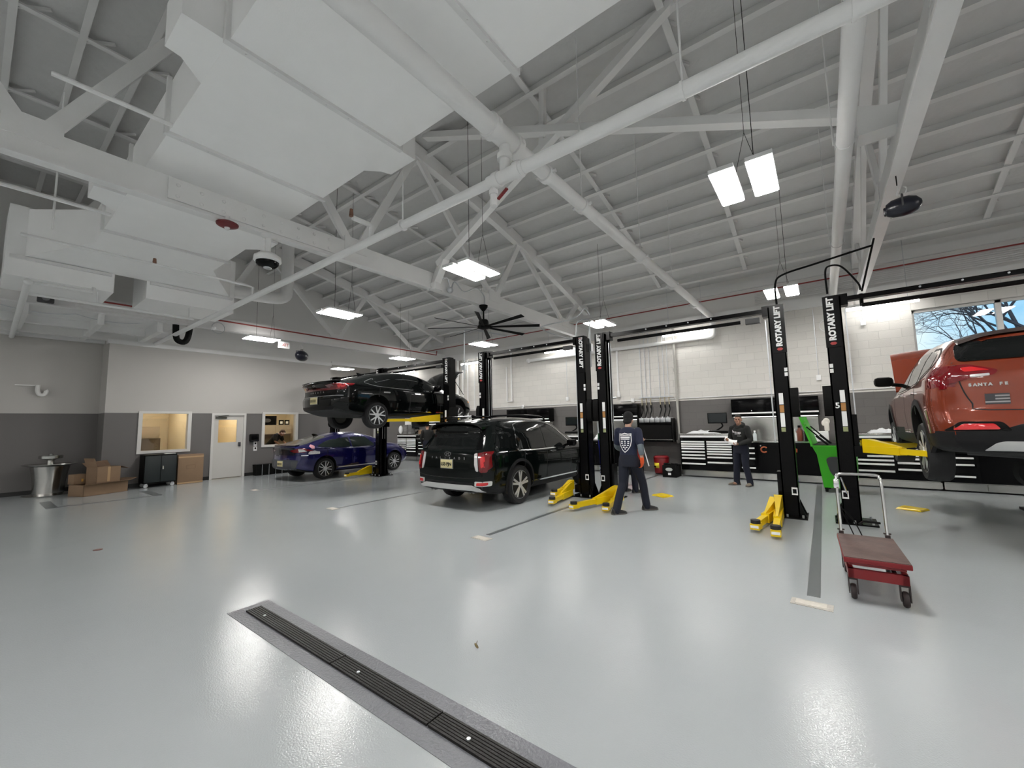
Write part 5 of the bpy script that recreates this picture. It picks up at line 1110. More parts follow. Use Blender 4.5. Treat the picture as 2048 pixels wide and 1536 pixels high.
def person(name_label, loc, rz, pelvis, neck, headc, hyaw, hpitch, right, sh, el, wr, hip, kn, an, toe, skin, shirt, pants, shoe, sleeve='short', gloves=None, hair='short', hairm=None, hood=False, under=None, curl=.6, palm=None, extra=None, lower=True):
    root = thing('person', name_label, 'person', loc, rz)
    P, N, Hc = V(*pelvis), V(*neck), V(*headc); right = V(*right)
    S = [V(*p) for p in sh]; E_ = [V(*p) for p in el]; W = [V(*p) for p in wr]; HP = [V(*p) for p in hip]; K = [V(*p) for p in kn]; A = [V(*p) for p in an]
    palm = palm or ((1, 0, 0), (-1, 0, 0))
    b = B(); torso(b, P, N, right, ((-.08, .12, .09, 0), (.1, .13, .095, 0), (.35, .125, .09, 0), (.65, .15, .1, 0), (.88, .13, .085, 0), (1., .06, .06, 0)))
    limb(b, [N-(Hc-N).normalized()*.04, N+(Hc-N)*.4, Hc], [.062, .055, .055]); M = head(b, Hc, hyaw, hpitch)
    for i in (0, 1):
        sg = 1 if i else -1
        limb(b, [S[i], (S[i]+E_[i])/2, E_[i], (E_[i]+W[i])/2, W[i]], [.052, .045, .037, .036, .026])
        d = (W[i]-E_[i]).normalized(); d = (d+V(*(extra[i] if extra else (0, 0, 0)))).normalized()
        hand(b, W[i], d, V(*palm[i]), V(0, 1, .2), curl)
        if lower: limb(b, [HP[i], (HP[i]+K[i])/2, K[i], (K[i]+A[i])/2, A[i]], [.078, .07, .05, .05, .035]); b.sph(A[i]+V(0, .05, -.05), .04, 1, 2, .8)
    body = remesh(b.obj('body', skin), .0065, 3); body.parent = root
    ey = B()
    for s in (-1, 1): ey.sph(M @ V(s*.03, .083, .0), .011, 1.3, .6, .8, 10)
    ey.obj('eyes', mat('eye_dark', (.03, .02, .018), .25), body)
    B().sph(None, 1, M=M @ Matrix.Translation((0, .094, -.067)) @ Matrix.Diagonal((.02, .004, .003, 1)), n=10).obj('mouth', mat('lip', (.28, .09, .08), .5), body)
    eb = B()
    for s in (-1, 1): eb.sph(None, 1, M=M @ Matrix.Translation((s*.031, .09, .024)) @ Matrix.Diagonal((.02, .006, .004, 1)), n=8)
    eb.obj('eyebrows', hairm or MBLK, body)
    # clothing
    g = B(); torso(g, P, N, right, ((-.14, .165, .125, 0), (.05, .165, .125, 0), (.3, .158, .12, .0), (.55, .178, .13, 0), (.8, .185, .12, -.005), (.95, .13, .09, -.01), (1.02, .075, .07, 0)))
    for i in (0, 1):
        if sleeve == 'long': limb(g, [S[i], (S[i]+E_[i])/2, E_[i], (E_[i]+W[i])/2, W[i]-(W[i]-E_[i]).normalized()*.01], [.078, .068, .06, .055, .045])
        else: limb(g, [S[i], S[i].lerp(E_[i], .4), S[i].lerp(E_[i], .75)], [.078, .072, .07])
    if hood: limb(g, [N+right*-.11+V(0, .02, -.02), N+V(0, -.1, .03), N+right*.11+V(0, .02, -.02)], [.05, .065, .05]); limb(g, [N+right*-.08+V(0, .05, .0), N+V(0, .085, -.06), N+right*.08+V(0, .05, .0)], [.035, .03, .035])
    top = remesh(g.obj('shirt' if not hood else 'hoodie', shirt), .011, 4); top.parent = root
    if under:
        g = B()
        for i in (0, 1): limb(g, [S[i].lerp(E_[i], .5), E_[i], E_[i].lerp(W[i], .42)], [.06, .056, .05])
        u = remesh(g.obj('undershirt', under), .011, 3); u.parent = root
    if lower:
        g = B(); up = (N-P).normalized(); torso(g, P-up*.16, P+up*.12, right, ((0, .17, .13, 0), (.5, .172, .13, 0), (1, .155, .118, 0)))
        for i in (0, 1): limb(g, [HP[i], HP[i].lerp(K[i], .5), K[i], K[i].lerp(A[i], .5), A[i]+V(0, 0, -.03)], [.098, .092, .075, .072, .07])
        tr = remesh(g.obj('trousers', pants), .012, 3); tr.parent = root
        for i in (0, 1):
            t = V(*toe[i]).normalized(); c = V(A[i].x, A[i].y, A[i].z-.085); s = V(-t.y, t.x, 0)
            g = B(); rs = []
            for u, w_, h in ((-.085, .03, .05), (-.07, .042, .085), (0, .046, .1), (.08, .05, .07), (.14, .05, .055), (.185, .035, .04), (.2, .012, .03)):
                rs.append([c+t*u+s*w_+V(0, 0, 0), c+t*u+s*w_*.95+V(0, 0, h*.6), c+t*u+s*w_*.5+V(0, 0, h), c+t*u-s*w_*.5+V(0, 0, h), c+t*u-s*w_*.95+V(0, 0, h*.6), c+t*u-s*w_+V(0, 0, 0)])
            so = g.rings(rs).obj('shoe', shoe, root)
            g = B(); g.rings([[c+t*u+s*w_*1.08+V(0, 0, -.005), c+t*u-s*w_*1.08+V(0, 0, -.005), c+t*u-s*w_*1.08+V(0, 0, .018), c+t*u+s*w_*1.08+V(0, 0, .018)] for u, w_ in ((-.088, .028), (-.06, .042), (.08, .05), (.15, .05), (.195, .028), (.206, .012))]); g.obj('sole', mat('sole_grey', (.09, .085, .08), .6), so)
    hm = hairm or MBLK
    g = B()
    def e(x, y, z, a, bb, cc): g.sph(None, 1, M=M @ Matrix.Translation((x, y, z)) @ Matrix.Diagonal((a, bb, cc, 1)), n=18)
    if hair == 'short':
        e(0, -.022, .05, .079, .092, .082); e(0, -.06, .0, .07, .05, .07); e(0, .045, .088, .055, .04, .028)
        h = remesh(g.obj('hair', hm), .009, 2); h.parent = root
    elif hair == 'beanie':
        e(0, -.012, .055, .086, .102, .095); e(0, -.015, .0, .088, .1, .045); e(0, -.05, -.04, .08, .062, .05)
        h = remesh(g.obj('beanie', hm), .009, 3); h.parent = root
    elif hair == 'cap':
        e(0, -.012, .05, .084, .1, .088); h = g.obj('cap', hm, root)
        B().sph(None, 1, M=M @ Matrix.Translation((0, .11, .045)) @ Matrix.Diagonal((.07, .07, .01, 1)), n=14).obj('cap_brim', hm, h)
    if gloves:
        g = B(); i = 1; d = (W[i]-E_[i]).normalized(); d2 = (d+V(*(extra[i] if extra else (0, 0, 0)))).normalized()
        hand(g, W[i], d2, V(*palm[i]), V(0, 1, .2), curl, 1.3); limb(g, [W[i]-d*.06, W[i], W[i]+d2*.03], [.036, .034, .036])
        gl = remesh(g.obj('glove', gloves), .0065, 3); gl.parent = root
    return root, top, body, M
NAVY = mat('navy_vest', (.006, .010, .034), .8, bump=.2, bscale=30, var=.2); NAVYP = mat('navy_trousers', (.006, .008, .018), .85, bump=.2, bscale=25, var=.2)
GREYS = mat('grey_sleeve', (.13, .16, .18), .8, bump=.2, bscale=30, var=.12); KNIT = mat('black_knit', (.012, .012, .013), .95, bump=.6, bscale=120)
ORG = mat('orange_glove', (.72, .09, .015), .55, var=.08); HOOD = mat('black_hoodie', (.010, .0105, .010), .9, bump=.2, bscale=30, var=.2)
JEAN = mat('dark_jeans', (.006, .008, .02), .85, var=.25, vscale=14); SHOEB = mat('black_shoe', (.012, .012, .012), .6); SNK = mat('tan_sneaker', (.16, .13, .10), .7, var=.3, vscale=30)
# walking man in the navy vest, seen from behind
r1, top1, bd1, M1 = person('person in navy vest and black beanie walking away, orange glove on right hand', (-2.84, 7.2, 0), -.12,
    (0, 0, .96), (0, .03, 1.49), (0, .06, 1.64), .0, -.05, (1, 0, 0), ((-.19, .02, 1.42), (.19, .02, 1.42)), ((-.27, .08, 1.15), (.265, -.05, 1.15)), ((-.2, .27, 1.02), (.255, .0, .905)),
    ((-.09, 0, .93), (.09, 0, .93)), ((-.10, -.08, .5), (.11, .25, .52)), ((-.11, -.32, .09), (.13, .34, .095)), ((.5, 1, 0), (.75, .8, 0)), SKIN2, NAVY, NAVYP, SHOEB, 'short', ORG, 'beanie', KNIT, False, GREYS, .55,
    ((1, 0, 0), (-.6, .4, 0)), ((0, 0, 0), (-.25, .25, 0)))
dg = bpy.context.evaluated_depsgraph_get()
def decal_on(o, name, m, polys, d, parent, off=.006):
    """flat 2D polys (x,z) projected along +y (d=1) or -y (d=-1) onto a garment in its own space"""
    bv = BVHTree.FromObject(o, bpy.context.evaluated_depsgraph_get()); bm = bmesh.new()
    for poly in polys: bm.faces.new([bm.verts.new((p[0], p[1], 0)) for p in poly])
    bmesh.ops.triangulate(bm, faces=bm.faces[:])
    for _ in range(4):
        es = [e for e in bm.edges if e.calc_length() > .035]
        if not es: break
        bmesh.ops.subdivide_edges(bm, edges=es, cuts=1); bmesh.ops.triangulate(bm, faces=bm.faces[:])
    for v in bm.verts:
        x, z = v.co.x, v.co.y; h = bv.ray_cast(V(x, -2*d, z), V(0, d, 0))[0]
        v.co = (h if h is not None else V(x, 0, z))-V(0, d*off, 0)
    me = bpy.data.meshes.new(name); bm.to_mesh(me); bm.free(); me.materials.append(m); ob = bpy.data.objects.new(name, me); C.objects.link(ob); ob.parent = parent
    ob.modifiers.new('s', 'SOLIDIFY').thickness = .003
    return ob
def rect(x0, x1, z0, z1): return [(x0, z0), (x1, z0), (x1, z1), (x0, z1)]
SH = [(-.0, 1.40), (.06, 1.385), (.115, 1.39), (.12, 1.26), (.10, 1.17), (.05, 1.09), (0, 1.05), (-.05, 1.09), (-.10, 1.17), (-.12, 1.26), (-.115, 1.39), (-.06, 1.385)]
IN = [(x*.90, 1.235+(z-1.235)*.91) for x, z in SH]
ringp = [[SH[i], SH[(i+1) % 12], IN[(i+1) % 12], IN[i]] for i in range(12)]
sm_ = []
for k, (x, z) in enumerate(((-.06, 1.25), (0, 1.25), (.06, 1.25), (-.06, 1.215), (.0, 1.22), (.06, 1.215), (-.05, 1.18), (0, 1.18), (.05, 1.18), (-.025, 1.145), (.025, 1.145), (0, 1.115))):
    sm_.append(rect(x-.02+.004*(k % 3), x+.02-.003*(k % 2), z-.009, z+.008+.004*(k % 2)))
decal_on(top1, 'shield_print', LETW, ringp+[rect(-.09, .09, 1.305, 1.335), rect(-.085, .085, 1.28, 1.296)]+[rect(-.095+.019*k, -.082+.019*k, 1.348, 1.368) for k in range(11)]+sm_, 1, top1)
# second worker half hidden behind him
r2_, top2, bd2, M2 = person('person in grey shirt half hidden behind the navy vest, holding a white rod', (-3.62, 9.15, 0), -.2,
    (0, 0, .95), (0, .03, 1.44), (-.02, .09, 1.57), .3, -.3, (1, 0, 0), ((-.19, .02, 1.37), (.19, .02, 1.37)), ((-.26, .12, 1.12), (.265, .02, 1.10)), ((-.15, .32, 1.1), (.2, .26, 1.14)),
    ((-.09, 0, .92), (.09, 0, .92)), ((-.10, .05, .5), (.10, .04, .5)), ((-.13, -.0, .09), (.14, .02, .09)), ((.2, 1, 0), (.5, .9, 0)), SKIN2, mat('grey_shirt', (.16, .16, .165), .85, bump=.2, bscale=30), NAVYP, SHOEB, 'short', None, 'beanie', KNIT, False, None, 1.1,
    ((1, 0, 0), (-1, 0, 0)), None)
tag(B().tube([(-3.38, 9.40, 1.14), (-3.12, 9.05, .62)], .012, 8).obj('white_rod', LETW), 'white rod held by the worker behind the navy vest', 'rod')
# man in the black hoodie holding papers
r3, top3, bd3, M3 = person('person in black hoodie reading a paper in front of the tool cabinets', (-1.66, 11.42, 0), 2.72,
    (0, 0, .94), (0, .0, 1.44), (0, .035, 1.585), .45, .02, (1, 0, 0), ((-.185, 0, 1.37), (.185, 0, 1.37)), ((-.25, .0, 1.1), (.25, .02, 1.1)), ((-.12, .25, 1.0), (.16, .25, 1.08)),
    ((-.09, 0, .91), (.09, 0, .91)), ((-.11, .03, .49), (.11, .03, .49)), ((-.16, -.02, .09), (.15, .03, .09)), ((-.15, 1, 0), (.5, 1, 0)), SKIN, HOOD, JEAN, SNK, 'long', None, 'short', mat('black_hair', (.008, .006, .005), .6), True, None, 1.0,
    ((.3, .3, 1), (-.3, .3, 1)), ((.3, .5, .2), (-.2, .4, .2)))
PR = []
for k, (x, w_, h) in enumerate(((-.115, .03, .06), (-.078, .022, .036), (-.048, .02, .034), (-.018, .02, .038), (.012, .018, .034), (.044, .03, .03), (.08, .03, .032))):
    z = 1.275-.012*k*.3; PR.append([(-x-w_/2, z), (-x+w_/2-.006, z+.004), (-x+w_/2, z+h), (-x-w_/2+.008, z+h-.006)])
PR += [rect(-.075+.022*k, -.06+.022*k, 1.235, 1.252) for k in range(6)]+[rect(-.1+.018*k, -.088+.018*k, 1.19, 1.198) for k in range(5)]
decal_on(top3, 'chest_print', LETW, PR, -1, top3)
pp = B(); g = []
for i in range(9):
    u = i/8; g.append([(-.12+.30*u-.0, .36-.05*u*(1-u), 1.0+.10*u-.05*math.sin(u*PI)), (-.11+.30*u, .30-.02*u, 1.10+.08*u-.03*math.sin(u*PI))])
pp.rings(g, closed=False)
pv = pp.obj('paper_sheets', PAPER); pv.location = (-1.66, 11.42, 0); pv.rotation_euler = (0, 0, 2.72); pv.modifiers.new('s', 'SOLIDIFY').thickness = .004
tag(pv, 'white paper sheets held by the man in the black hoodie', 'paper')
# man leaning over the desk behind the right office window
r4, top4, bd4, M4 = person('person in black t-shirt leaning over a desk behind the office window', (-17.25, 7.28, 0), -.9,
    (0, -.18, .95), (.02, .22, 1.38), (.03, .34, 1.43), .2, -.75, (1, 0, 0), ((-.19, .17, 1.33), (.2, .17, 1.33)), ((-.29, .2, 1.12), (.30, .22, 1.12)), ((-.24, .38, .97), (.22, .38, .97)),
    ((-.09, -.18, .87), (.09, -.18, .87)), ((-.1, -.12, .48), (.1, -.12, .48)), ((-.12, -.2, .09), (.12, -.2, .09)), ((0, 1, 0), (0, 1, 0)), SKIN, HOOD, JEAN, SHOEB, 'short', None, 'short', mat('brown_hair', (.07, .03, .018), .6), False, None, .3,
    ((0, 0, -1), (0, 0, -1)), ((0, .8, 0), (0, .8, 0)))
# dark clothed person beyond the black SUV
r5, top5, bd5, M5 = person('person in dark jacket and cap at the far bench beyond the black car', (-13.1, 11.5, 0), .9,
    (0, 0, .93), (0, .02, 1.42), (0, .06, 1.55), .3, -.25, (1, 0, 0), ((-.18, 0, 1.35), (.18, 0, 1.35)), ((-.25, .02, 1.1), (.25, .05, 1.1)), ((-.22, .1, .86), (.22, .2, .9)),
    ((-.09, 0, .9), (.09, 0, .9)), ((-.1, .02, .48), (.1, .02, .48)), ((-.12, 0, .09), (.12, 0, .09)), ((0, 1, 0), (0, 1, 0)), SKIN, HOOD, JEAN, SHOEB, 'long', None, 'cap', MBLK, False, None, .5)
# ================================================================ FLOOR THINGS
# lime green wheeled bin with raised lid
gb = thing('wheeled_bin', 'lime green wheeled bin with raised lid between the two right posts', 'bin', (.17, 11.5, 0), -.1)
b = B(); b.rings([[(-.24, -.3, .1), (.3, -.3, .1), (.3, .3, .1), (-.24, .3, .1)], [(-.31, -.36, .8), (.34, -.36, .8), (.34, .36, .8), (-.31, .36, .8)], [(-.38, -.4, .98), (.38, -.4, .98), (.38, .4, .98), (-.38, .4, .98)]]).bevel(.012).obj('bin_body', GREEN, gb)
B().rings([[(-.40, -.42, .975), (.40, -.42, .975), (.40, .42, .975), (-.40, .42, .975)], [(-.40, -.42, 1.0), (.40, -.42, 1.0), (.40, .42, 1.0), (-.40, .42, 1.0)]]).obj('bin_rim', GREEN, gb)
B().bx(-.36, .36, -.38, .38, 1.0, 1.008).obj('dark_opening', MBLK, gb)
fp = B(); P = rpoly([(-.17, .76), (.33, .76), (.31, .28), (.02, .28), (-.10, .42)], .12); fp.rings([[(x, -.335-.03*(z-.1)/.7, z) for x, z in P], [(x, -.36-.03*(z-.1)/.7, z) for x, z in P]]); fp.obj('front_panel', mat('panel_charcoal', (.03, .032, .033), .45), gb)
b = B(); b.rings([[(-.40, -.40, 1.0), (-.40, .40, 1.0), (-.36, .40, 1.02), (-.36, -.40, 1.02)], [(-.58, -.38, 1.62), (-.58, .38, 1.62), (-.535, .38, 1.62), (-.535, -.38, 1.62)]]); b.obj('raised_lid', GREEN, gb)
for y in (-.3, .3): B().tube([(-.1, y, 1.01), (-.46, y, 1.40)], .014, 8).tube([(-.1, y, 1.01), (-.3, y, 1.2)], .022, 8).obj('gas_strut', MBLK, gb)
B().cyl((-.5, -.41, 1.52), (-.5, -.38, 1.52), .03, n=12).cyl((-.46, -.41, 1.44), (-.46, -.38, 1.44), .02, n=12).obj('lid_hinge', GREEN, gb)
for x in (-.2, .26):
    for y in (-.24, .24): B().lathe([(.03, -.025), (.055, -.025), (.06, 0), (.055, .025), (.03, .025)], (x, y, .06), axis='X', n=18).bx(x-.035, x+.035, y-.03, y+.03, .06, .11).obj('caster', MBLK, gb)
crum = B().sph((.2, -.1, 1.05), .1, 1.5, 1, .5, 12).obj('bagged_liner', MATS['film_white'], gb)
# red lift cart in front
ct = thing('lift_cart', 'worn red platform lift cart with chrome push handle', 'cart', (.26, 5.24, 0), .03)
DECKW = mat('worn_deck', (.085, .05, .043), .6, var=.5, vscale=9, bump=.1, bscale=50)
B().bx(-.225, .225, -.46, .46, .325, .37, bev=.008).obj('platform', REDP, ct)
B().bx(-.22, .22, -.455, .455, .37, .374).obj('platform_top', DECKW, ct)
B().bx(-.19, .19, -.42, .42, .30, .315).bx(-.2, .2, -.43, -.39, .19, .27).bx(-.2, .2, .39, .43, .19, .27).bx(-.2, -.16, -.43, .43, .19, .27).bx(.16, .2, -.43, .43, .19, .27).obj('base_frame', REDP, ct)
B().bar((-.12, -.36, .3), (-.12, .36, .24), .03, .03).bar((.12, -.36, .24), (.12, .36, .3), .03, .03).obj('scissor_arms', mat('cart_dark', (.03, .02, .02), .5), ct)
for x in (-.17, .17):
    for y in (-.38, .38):
        w_ = B().lathe([(.02, -.02), (.056, -.02), (.064, -.008), (.064, .008), (.056, .02), (.02, .02)], (x, y, .064), axis='X', n=20).obj('wheel', mat('wheel_brown', (.03, .02, .02), .6), ct)
        B().bx(x-.034, x-.026, y-.03, y+.03, .05, .19).bx(x+.026, x+.034, y-.03, y+.03, .05, .19).bx(x-.034, x+.034, y-.03, y+.03, .17, .19).obj('caster_fork', MATS['cart_dark'], w_)
hp = [(-.185, .47, .28), (-.185, .49, .42), (-.185, .56, .90), (-.175, .57, .955), (-.14, .575, .985), (.14, .575, .985), (.175, .57, .955), (.185, .56, .90), (.185, .49, .42), (.185, .47, .28)]
B().tube(smooth_pts(hp, 4), .0145, 12).obj('push_handle', CHR, ct)
for s in (-1, 1): B().cyl((s*.155, .485, .41), (s*.215, .485, .41), .008, n=8).bx(s*.185-.02, s*.185+.02, .45, .49, .27, .4).obj('handle_socket', MATS['cart_dark'], ct)
B().tube([(-.02, .62, .45), (.02, .66, .48), (.16, .69, .47)], .012, 8).obj('foot_pedal', MBLK, ct)
B().tube(smooth_pts([(-.185, .56, .86), (-.16, .62, .6), (-.1, .62, .42), (-.06, .5, .3)], 5), .006, 6).tube(smooth_pts([(-.16, .6, .62), (-.06, .64, .48), (.0, .52, .32)], 5), .006, 6).obj('release_cable', MBLK, ct)
B().bx(-.21, -.16, .535, .575, .83, .93, bev=.01).bar((-.14, .57, .95), (-.1, .55, .78), .012, .012).obj('release_lever', CHR, ct)
# trench drain
td = thing('trench_drain', 'long black slotted floor drain set in a grey surround', 'drain', (-1.5, 1.65, 0))
B().bx(-2.8, 5.5, -.17, .17, 0, .003).obj('surround', mat('drain_surround', (.16, .165, .185), .28, bump=.3, bscale=60, var=.1), td)
XS = [-2.69, -1.29, -.31, .67, 1.65, 2.63, 3.61, 4.59, 5.4]
for x0, x1 in zip(XS, XS[1:]):
    g = B(); g.bx(x0, x1-.01, -.062, .062, .003, .006)
    for j in range(7): g.bx(x0, x1-.01, -.061+j*.0182, -.048+j*.0182, .006, .016)
    for xx in (x0, (x0+x1)/2-.01, x1-.03): g.bx(xx, xx+.02, -.06, .06, .006, .013)
    o = g.obj('grate_section', mat('grate_iron', (.018, .017, .016), .45, .4, bump=.2, bscale=70, var=.3, vscale=20), td)
    B().cyl((x0+.25, -.01, .016), (x0+.25, -.01, .021), .012, n=6).obj('grate_bolt', GALV, o)
# steel floor plates, yellow mats, small litter
for x, y, r, lb in ((-.2, 4.5, .06, 'pale worn floor box plate at the end of the right stripe'), (-3.99, 4.5, .06, 'pale floor box plate at the end of the middle stripe'), (-7.9, 4.48, .05, 'small pale floor plate left of the black car'), (-12.1, 4.68, .04, 'smallest pale floor plate near the office door')):
    t_ = thing('floor_plate', lb, 'floor plate', (x, y, 0), -.05, 'pale floor box plates')
    B().bx(-.15, .15, -.075, .075, 0, .004).obj('rim_plate', mat('plate_dirty', (.42, .40, .36), .5, var=.45, vscale=25), t_)
    B().bx(-.115, .105, -.05, .052, .004, .007, bev=.002).bx(-.005, .02, -.054, -.05, .003, .008).obj('cover', mat('plate_pale', (.60, .57, .51), .45, var=.2, vscale=30), t_)
def floor_mat(x, y, rz, label):
    t_ = thing('wheel_chock_tray', label, 'tray', (x, y, 0), rz, 'yellow floor trays')
    B().rings([[(-.17, -.15, .003), (.17, -.15, .003), (.17, .15, .003), (-.17, .15, .003)], [(-.15, -.12, .03), (.17, -.15, .03), (.15, .12, .03), (-.17, .15, .03)]]).obj('tray', YEL, t_)
floor_mat(-2.86, 9.05, -.5, 'flat yellow tray on the floor right of the walking man'); floor_mat(1.1, 9.85, -.5, 'flat yellow tray on the floor left of the raised orange car')
lf = B(); lf.sph(None, 1, M=Matrix.Translation((-2.12, 2.32, .018)) @ Matrix.Rotation(.5, 4, 'Z') @ Matrix.Rotation(.9, 4, 'Y') @ Matrix.Diagonal((.022, .013, .008, 1)), n=10)
lf.tube([(-2.12, 2.32, .03), (-2.115, 2.325, .052)], .002, 6)
tag(lf.obj('dry_leaf', mat('leaf_brown', (.16, .12, .05), .6, var=.3, vscale=60)), 'small curled brown leaf lying on the open floor', 'leaf')
tag(B().lathe([(0, 0), (.05, 0), (.05, .006), (.0, .008)], (-8.08, 1.19, 0), n=18).obj('floor_cap', mat('cap_red_brown', (.16, .07, .06), .5)), 'small reddish disc on the floor at left', 'disc')  # floor cap, drawn as a plain disc
# stainless wash fountain
wf_ = thing('wash_fountain', 'round stainless steel wash fountain by the left wall', 'sink', (-16.28, 1.38, 0))
B().lathe([(.0, 0), (.45, 0), (.46, .02), (.34, .05), (.30, .06)], n=40).obj('base_plate', STEEL, wf_)
B().lathe([(.29, .05), (.30, .3), (.335, .6), (.37, .76)], n=14).obj('pedestal', STEEL, wf_)
B().lathe([(.34, .74), (.49, .785), (.505, .80), (.50, .81), (.36, .79), (.05, .77)], n=44).obj('basin', STEEL, wf_)
B().lathe([(.07, .77), (.07, .9), (.12, .93)], n=20).obj('column', STEEL, wf_)
B().lathe([(.1, .92), (.22, .95), (.225, 1.01), (.21, 1.03), (.05, 1.04), (.03, 1.07), (.0, 1.08)], n=30).obj('spray_head', STEEL, wf_)
tr_ = thing('wall_trap_pipe', 'pale drain trap pipe high on the wall above the wash fountain', 'pipe', (-16.87, 1.0, 2.8))
B().bx(-.0, .02, -.32, .12, .08, .11).obj('wall_rail', PLAIN, tr_)
B().tube(smooth_pts([(.06, .08, .1), (.06, .08, -.05), (.06, .12, -.15), (.06, .2, -.15), (.06, .24, -.07), (.06, .22, -.03)], 4), .045, 10).obj('trap_bend', PLAIN, tr_)
# cardboard
cb = thing('cardboard_box', 'long low open cardboard carton on the floor holding other boxes', 'box', (-15.36, 2.2, 0), .38)
b = B(); b.bx(-.28, .28, -.48, .48, 0, .015); b.bx(.265, .28, -.48, .48, 0, .28).bx(-.28, -.265, -.48, .48, 0, .28).bx(-.28, .28, -.48, -.465, 0, .28).bx(-.28, .28, .465, .48, 0, .28); b.obj('tray', CARDB, cb)
b = B(); b.rings([[(.28, -.48, .28), (.28, .48, .28), (.272, .48, .285), (.272, -.48, .285)], [(.42, -.5, .30), (.42, .5, .31), (.42, .5, .318), (.42, -.5, .308)]]); b.obj('flap', CARDB, cb)
b = B(); b.rings([[(-.28, .48, .28), (.28, .48, .28), (.28, .472, .285), (-.28, .472, .285)], [(-.3, .7, .32), (.3, .7, .34), (.3, .7, .348), (-.3, .7, .328)]]); b.obj('flap', CARDI, cb)
b2 = thing('cardboard_box', 'open brown carton standing inside the long low carton', 'box', (-15.32, 2.26, .016), .38)
b = B(); b.bx(-.2, .2, -.26, .26, .28, .295).bx(.19, .2, -.26, .26, .0, .68).bx(-.2, -.19, -.26, .26, 0, .68).bx(-.2, .2, -.26, -.25, 0, .68).bx(-.2, .2, .25, .26, 0, .68); b.obj('carton', CARDB, b2)
b = B(); b.rings([[(.2, -.26, .68), (-.2, -.26, .68), (-.2, -.252, .68), (.2, -.252, .68)], [(.2, -.33, .92), (-.2, -.33, .92), (-.2, -.322, .92), (.2, -.322, .92)]]); b.obj('flap', CARDB, b2)
b = B(); b.rings([[(-.2, -.26, .68), (-.2, .26, .68), (-.192, .26, .68), (-.192, -.26, .68)], [(-.42, -.24, .78), (-.42, .3, .82), (-.42, .3, .828), (-.42, -.24, .788)]]); b.obj('flap', CARDI, b2)
b = B(); b.rings([[(-.2, .26, .68), (.2, .26, .68), (.2, .252, .68), (-.2, .252, .68)], [(-.2, .46, .62), (.2, .46, .6), (.2, .46, .592), (-.2, .46, .612)]]); b.obj('flap', CARDI, b2)
B().bx(.2, .202, -.03, .03, .3, .68).obj('tape', mat('tape', (.42, .28, .15), .35), b2)
b3 = thing('cardboard_box', 'smallest cardboard box at the left end of the long carton', 'box', (-15.52, 1.8, .286), .35)
B().bx(-.12, .12, -.12, .12, 0, .25, bev=.004).obj('carton', CARDB, b3); B().bx(.12, .122, .03, .07, .06, .13).obj('label', mat('label_orange', (.6, .33, .06), .5), b3)
# black charging cabinet and tall carton
kc = thing('steel_cabinet', 'black two door cabinet on casters below the left office window', 'cabinet', (-15.68, 3.46, 0))
B().bx(-.28, .26, -.37, .37, .12, .93, bev=.01).obj('body', MBLK, kc)
for s, yy in ((-1, -.355), (1, .005)):
    d = B().bx(.26, .275, yy, yy+.35, .15, .89, bev=.004).obj('door', mat('cabinet_black', (.007, .012, .013), .5), kc)
    if s == 1: B().bx(.275, .29, yy+.03, yy+.06, .5, .6).obj('latch', CHR, d)
for y in (-.3, .3):
    for x in (-.2, .18): B().lathe([(.02, -.02), (.05, -.02), (.055, 0), (.05, .02), (.02, .02)], (x, y, .055), axis='X', n=18).bx(x-.03, x+.03, y-.03, y+.03, .08, .12).obj('caster', GALV, kc)
tag(B().bx(-15.6, -15.45, 3.55, 3.8, .932, .945).obj('papers', PAPER), 'papers lying on the black cabinet below the office window', 'paper')
b4 = thing('cardboard_box', 'tall flat cardboard carton standing beside the office door', 'box', (-15.73, 4.2, 0), .03)
B().bx(-.24, .2, -.32, .32, 0, .87, bev=.004).obj('carton', CARDB, b4)
for z in (.03, .8): B().bx(.2, .203, -.32, .32, z-.02, z+.02).obj('tape', MATS['tape'], b4)
b = B()
for a in ((-.11, .11, .44, .445), (-.11, .11, .55, .555), (-.11, -.105, .44, .555), (.105, .11, .44, .555)): b.bx(.2, .203, *a)
b.obj('print_mark', CARDI, b4)
# low black bins by the wall, dispenser, notices
for k in range(5):
    tag(B().rings([[(-15.95+.0, 6.1+k*.22, 0), (-15.7, 6.1+k*.22, 0), (-15.7, 6.27+k*.22, 0), (-15.95, 6.27+k*.22, 0)], [(-15.97, 6.08+k*.22, .37), (-15.68, 6.08+k*.22, .37), (-15.68, 6.285+k*.22, .37), (-15.97, 6.285+k*.22, .37)]]).obj('black_bin', MBLK),
        'black bin against the office wall, %s from the door' % ('first', 'second', 'third', 'fourth', 'fifth')[k], 'bin', 'row of black bins')
    B().bx(-15.69, -15.675, 6.275+k*.22, 6.29+k*.22, .01, .37).obj('edge_trim', GALV, [o for o in bpy.data.objects if o.name.startswith('black_bin')][-1] if False else bpy.data.objects['black_bin' if k == 0 else 'black_bin.%03d' % k])
dp = thing('towel_dispenser', 'black wall dispenser beside the right office window', 'dispenser', (XL, 6.08, 1.3))
B().bx(0, .14, -.14, .14, -.13, .13, bev=.03).obj('cover', BLACK, dp); B().bx(.12, .15, -.1, .1, -.1, -.075).obj('slot', STEEL, dp)
for z, lb in ((1.09, 'upper white notice card under the wall dispenser'), (.92, 'lower white notice card under the wall dispenser')):
    t_ = thing('notice_card', lb, 'sign', (XL, 6.15, z)); B().bx(0, .01, -.055, .055, -.075, .075).obj('card', PAPER, t_); B().bx(.01, .012, -.02, .03, -.02, .04).obj('card_print', MBLK, t_)
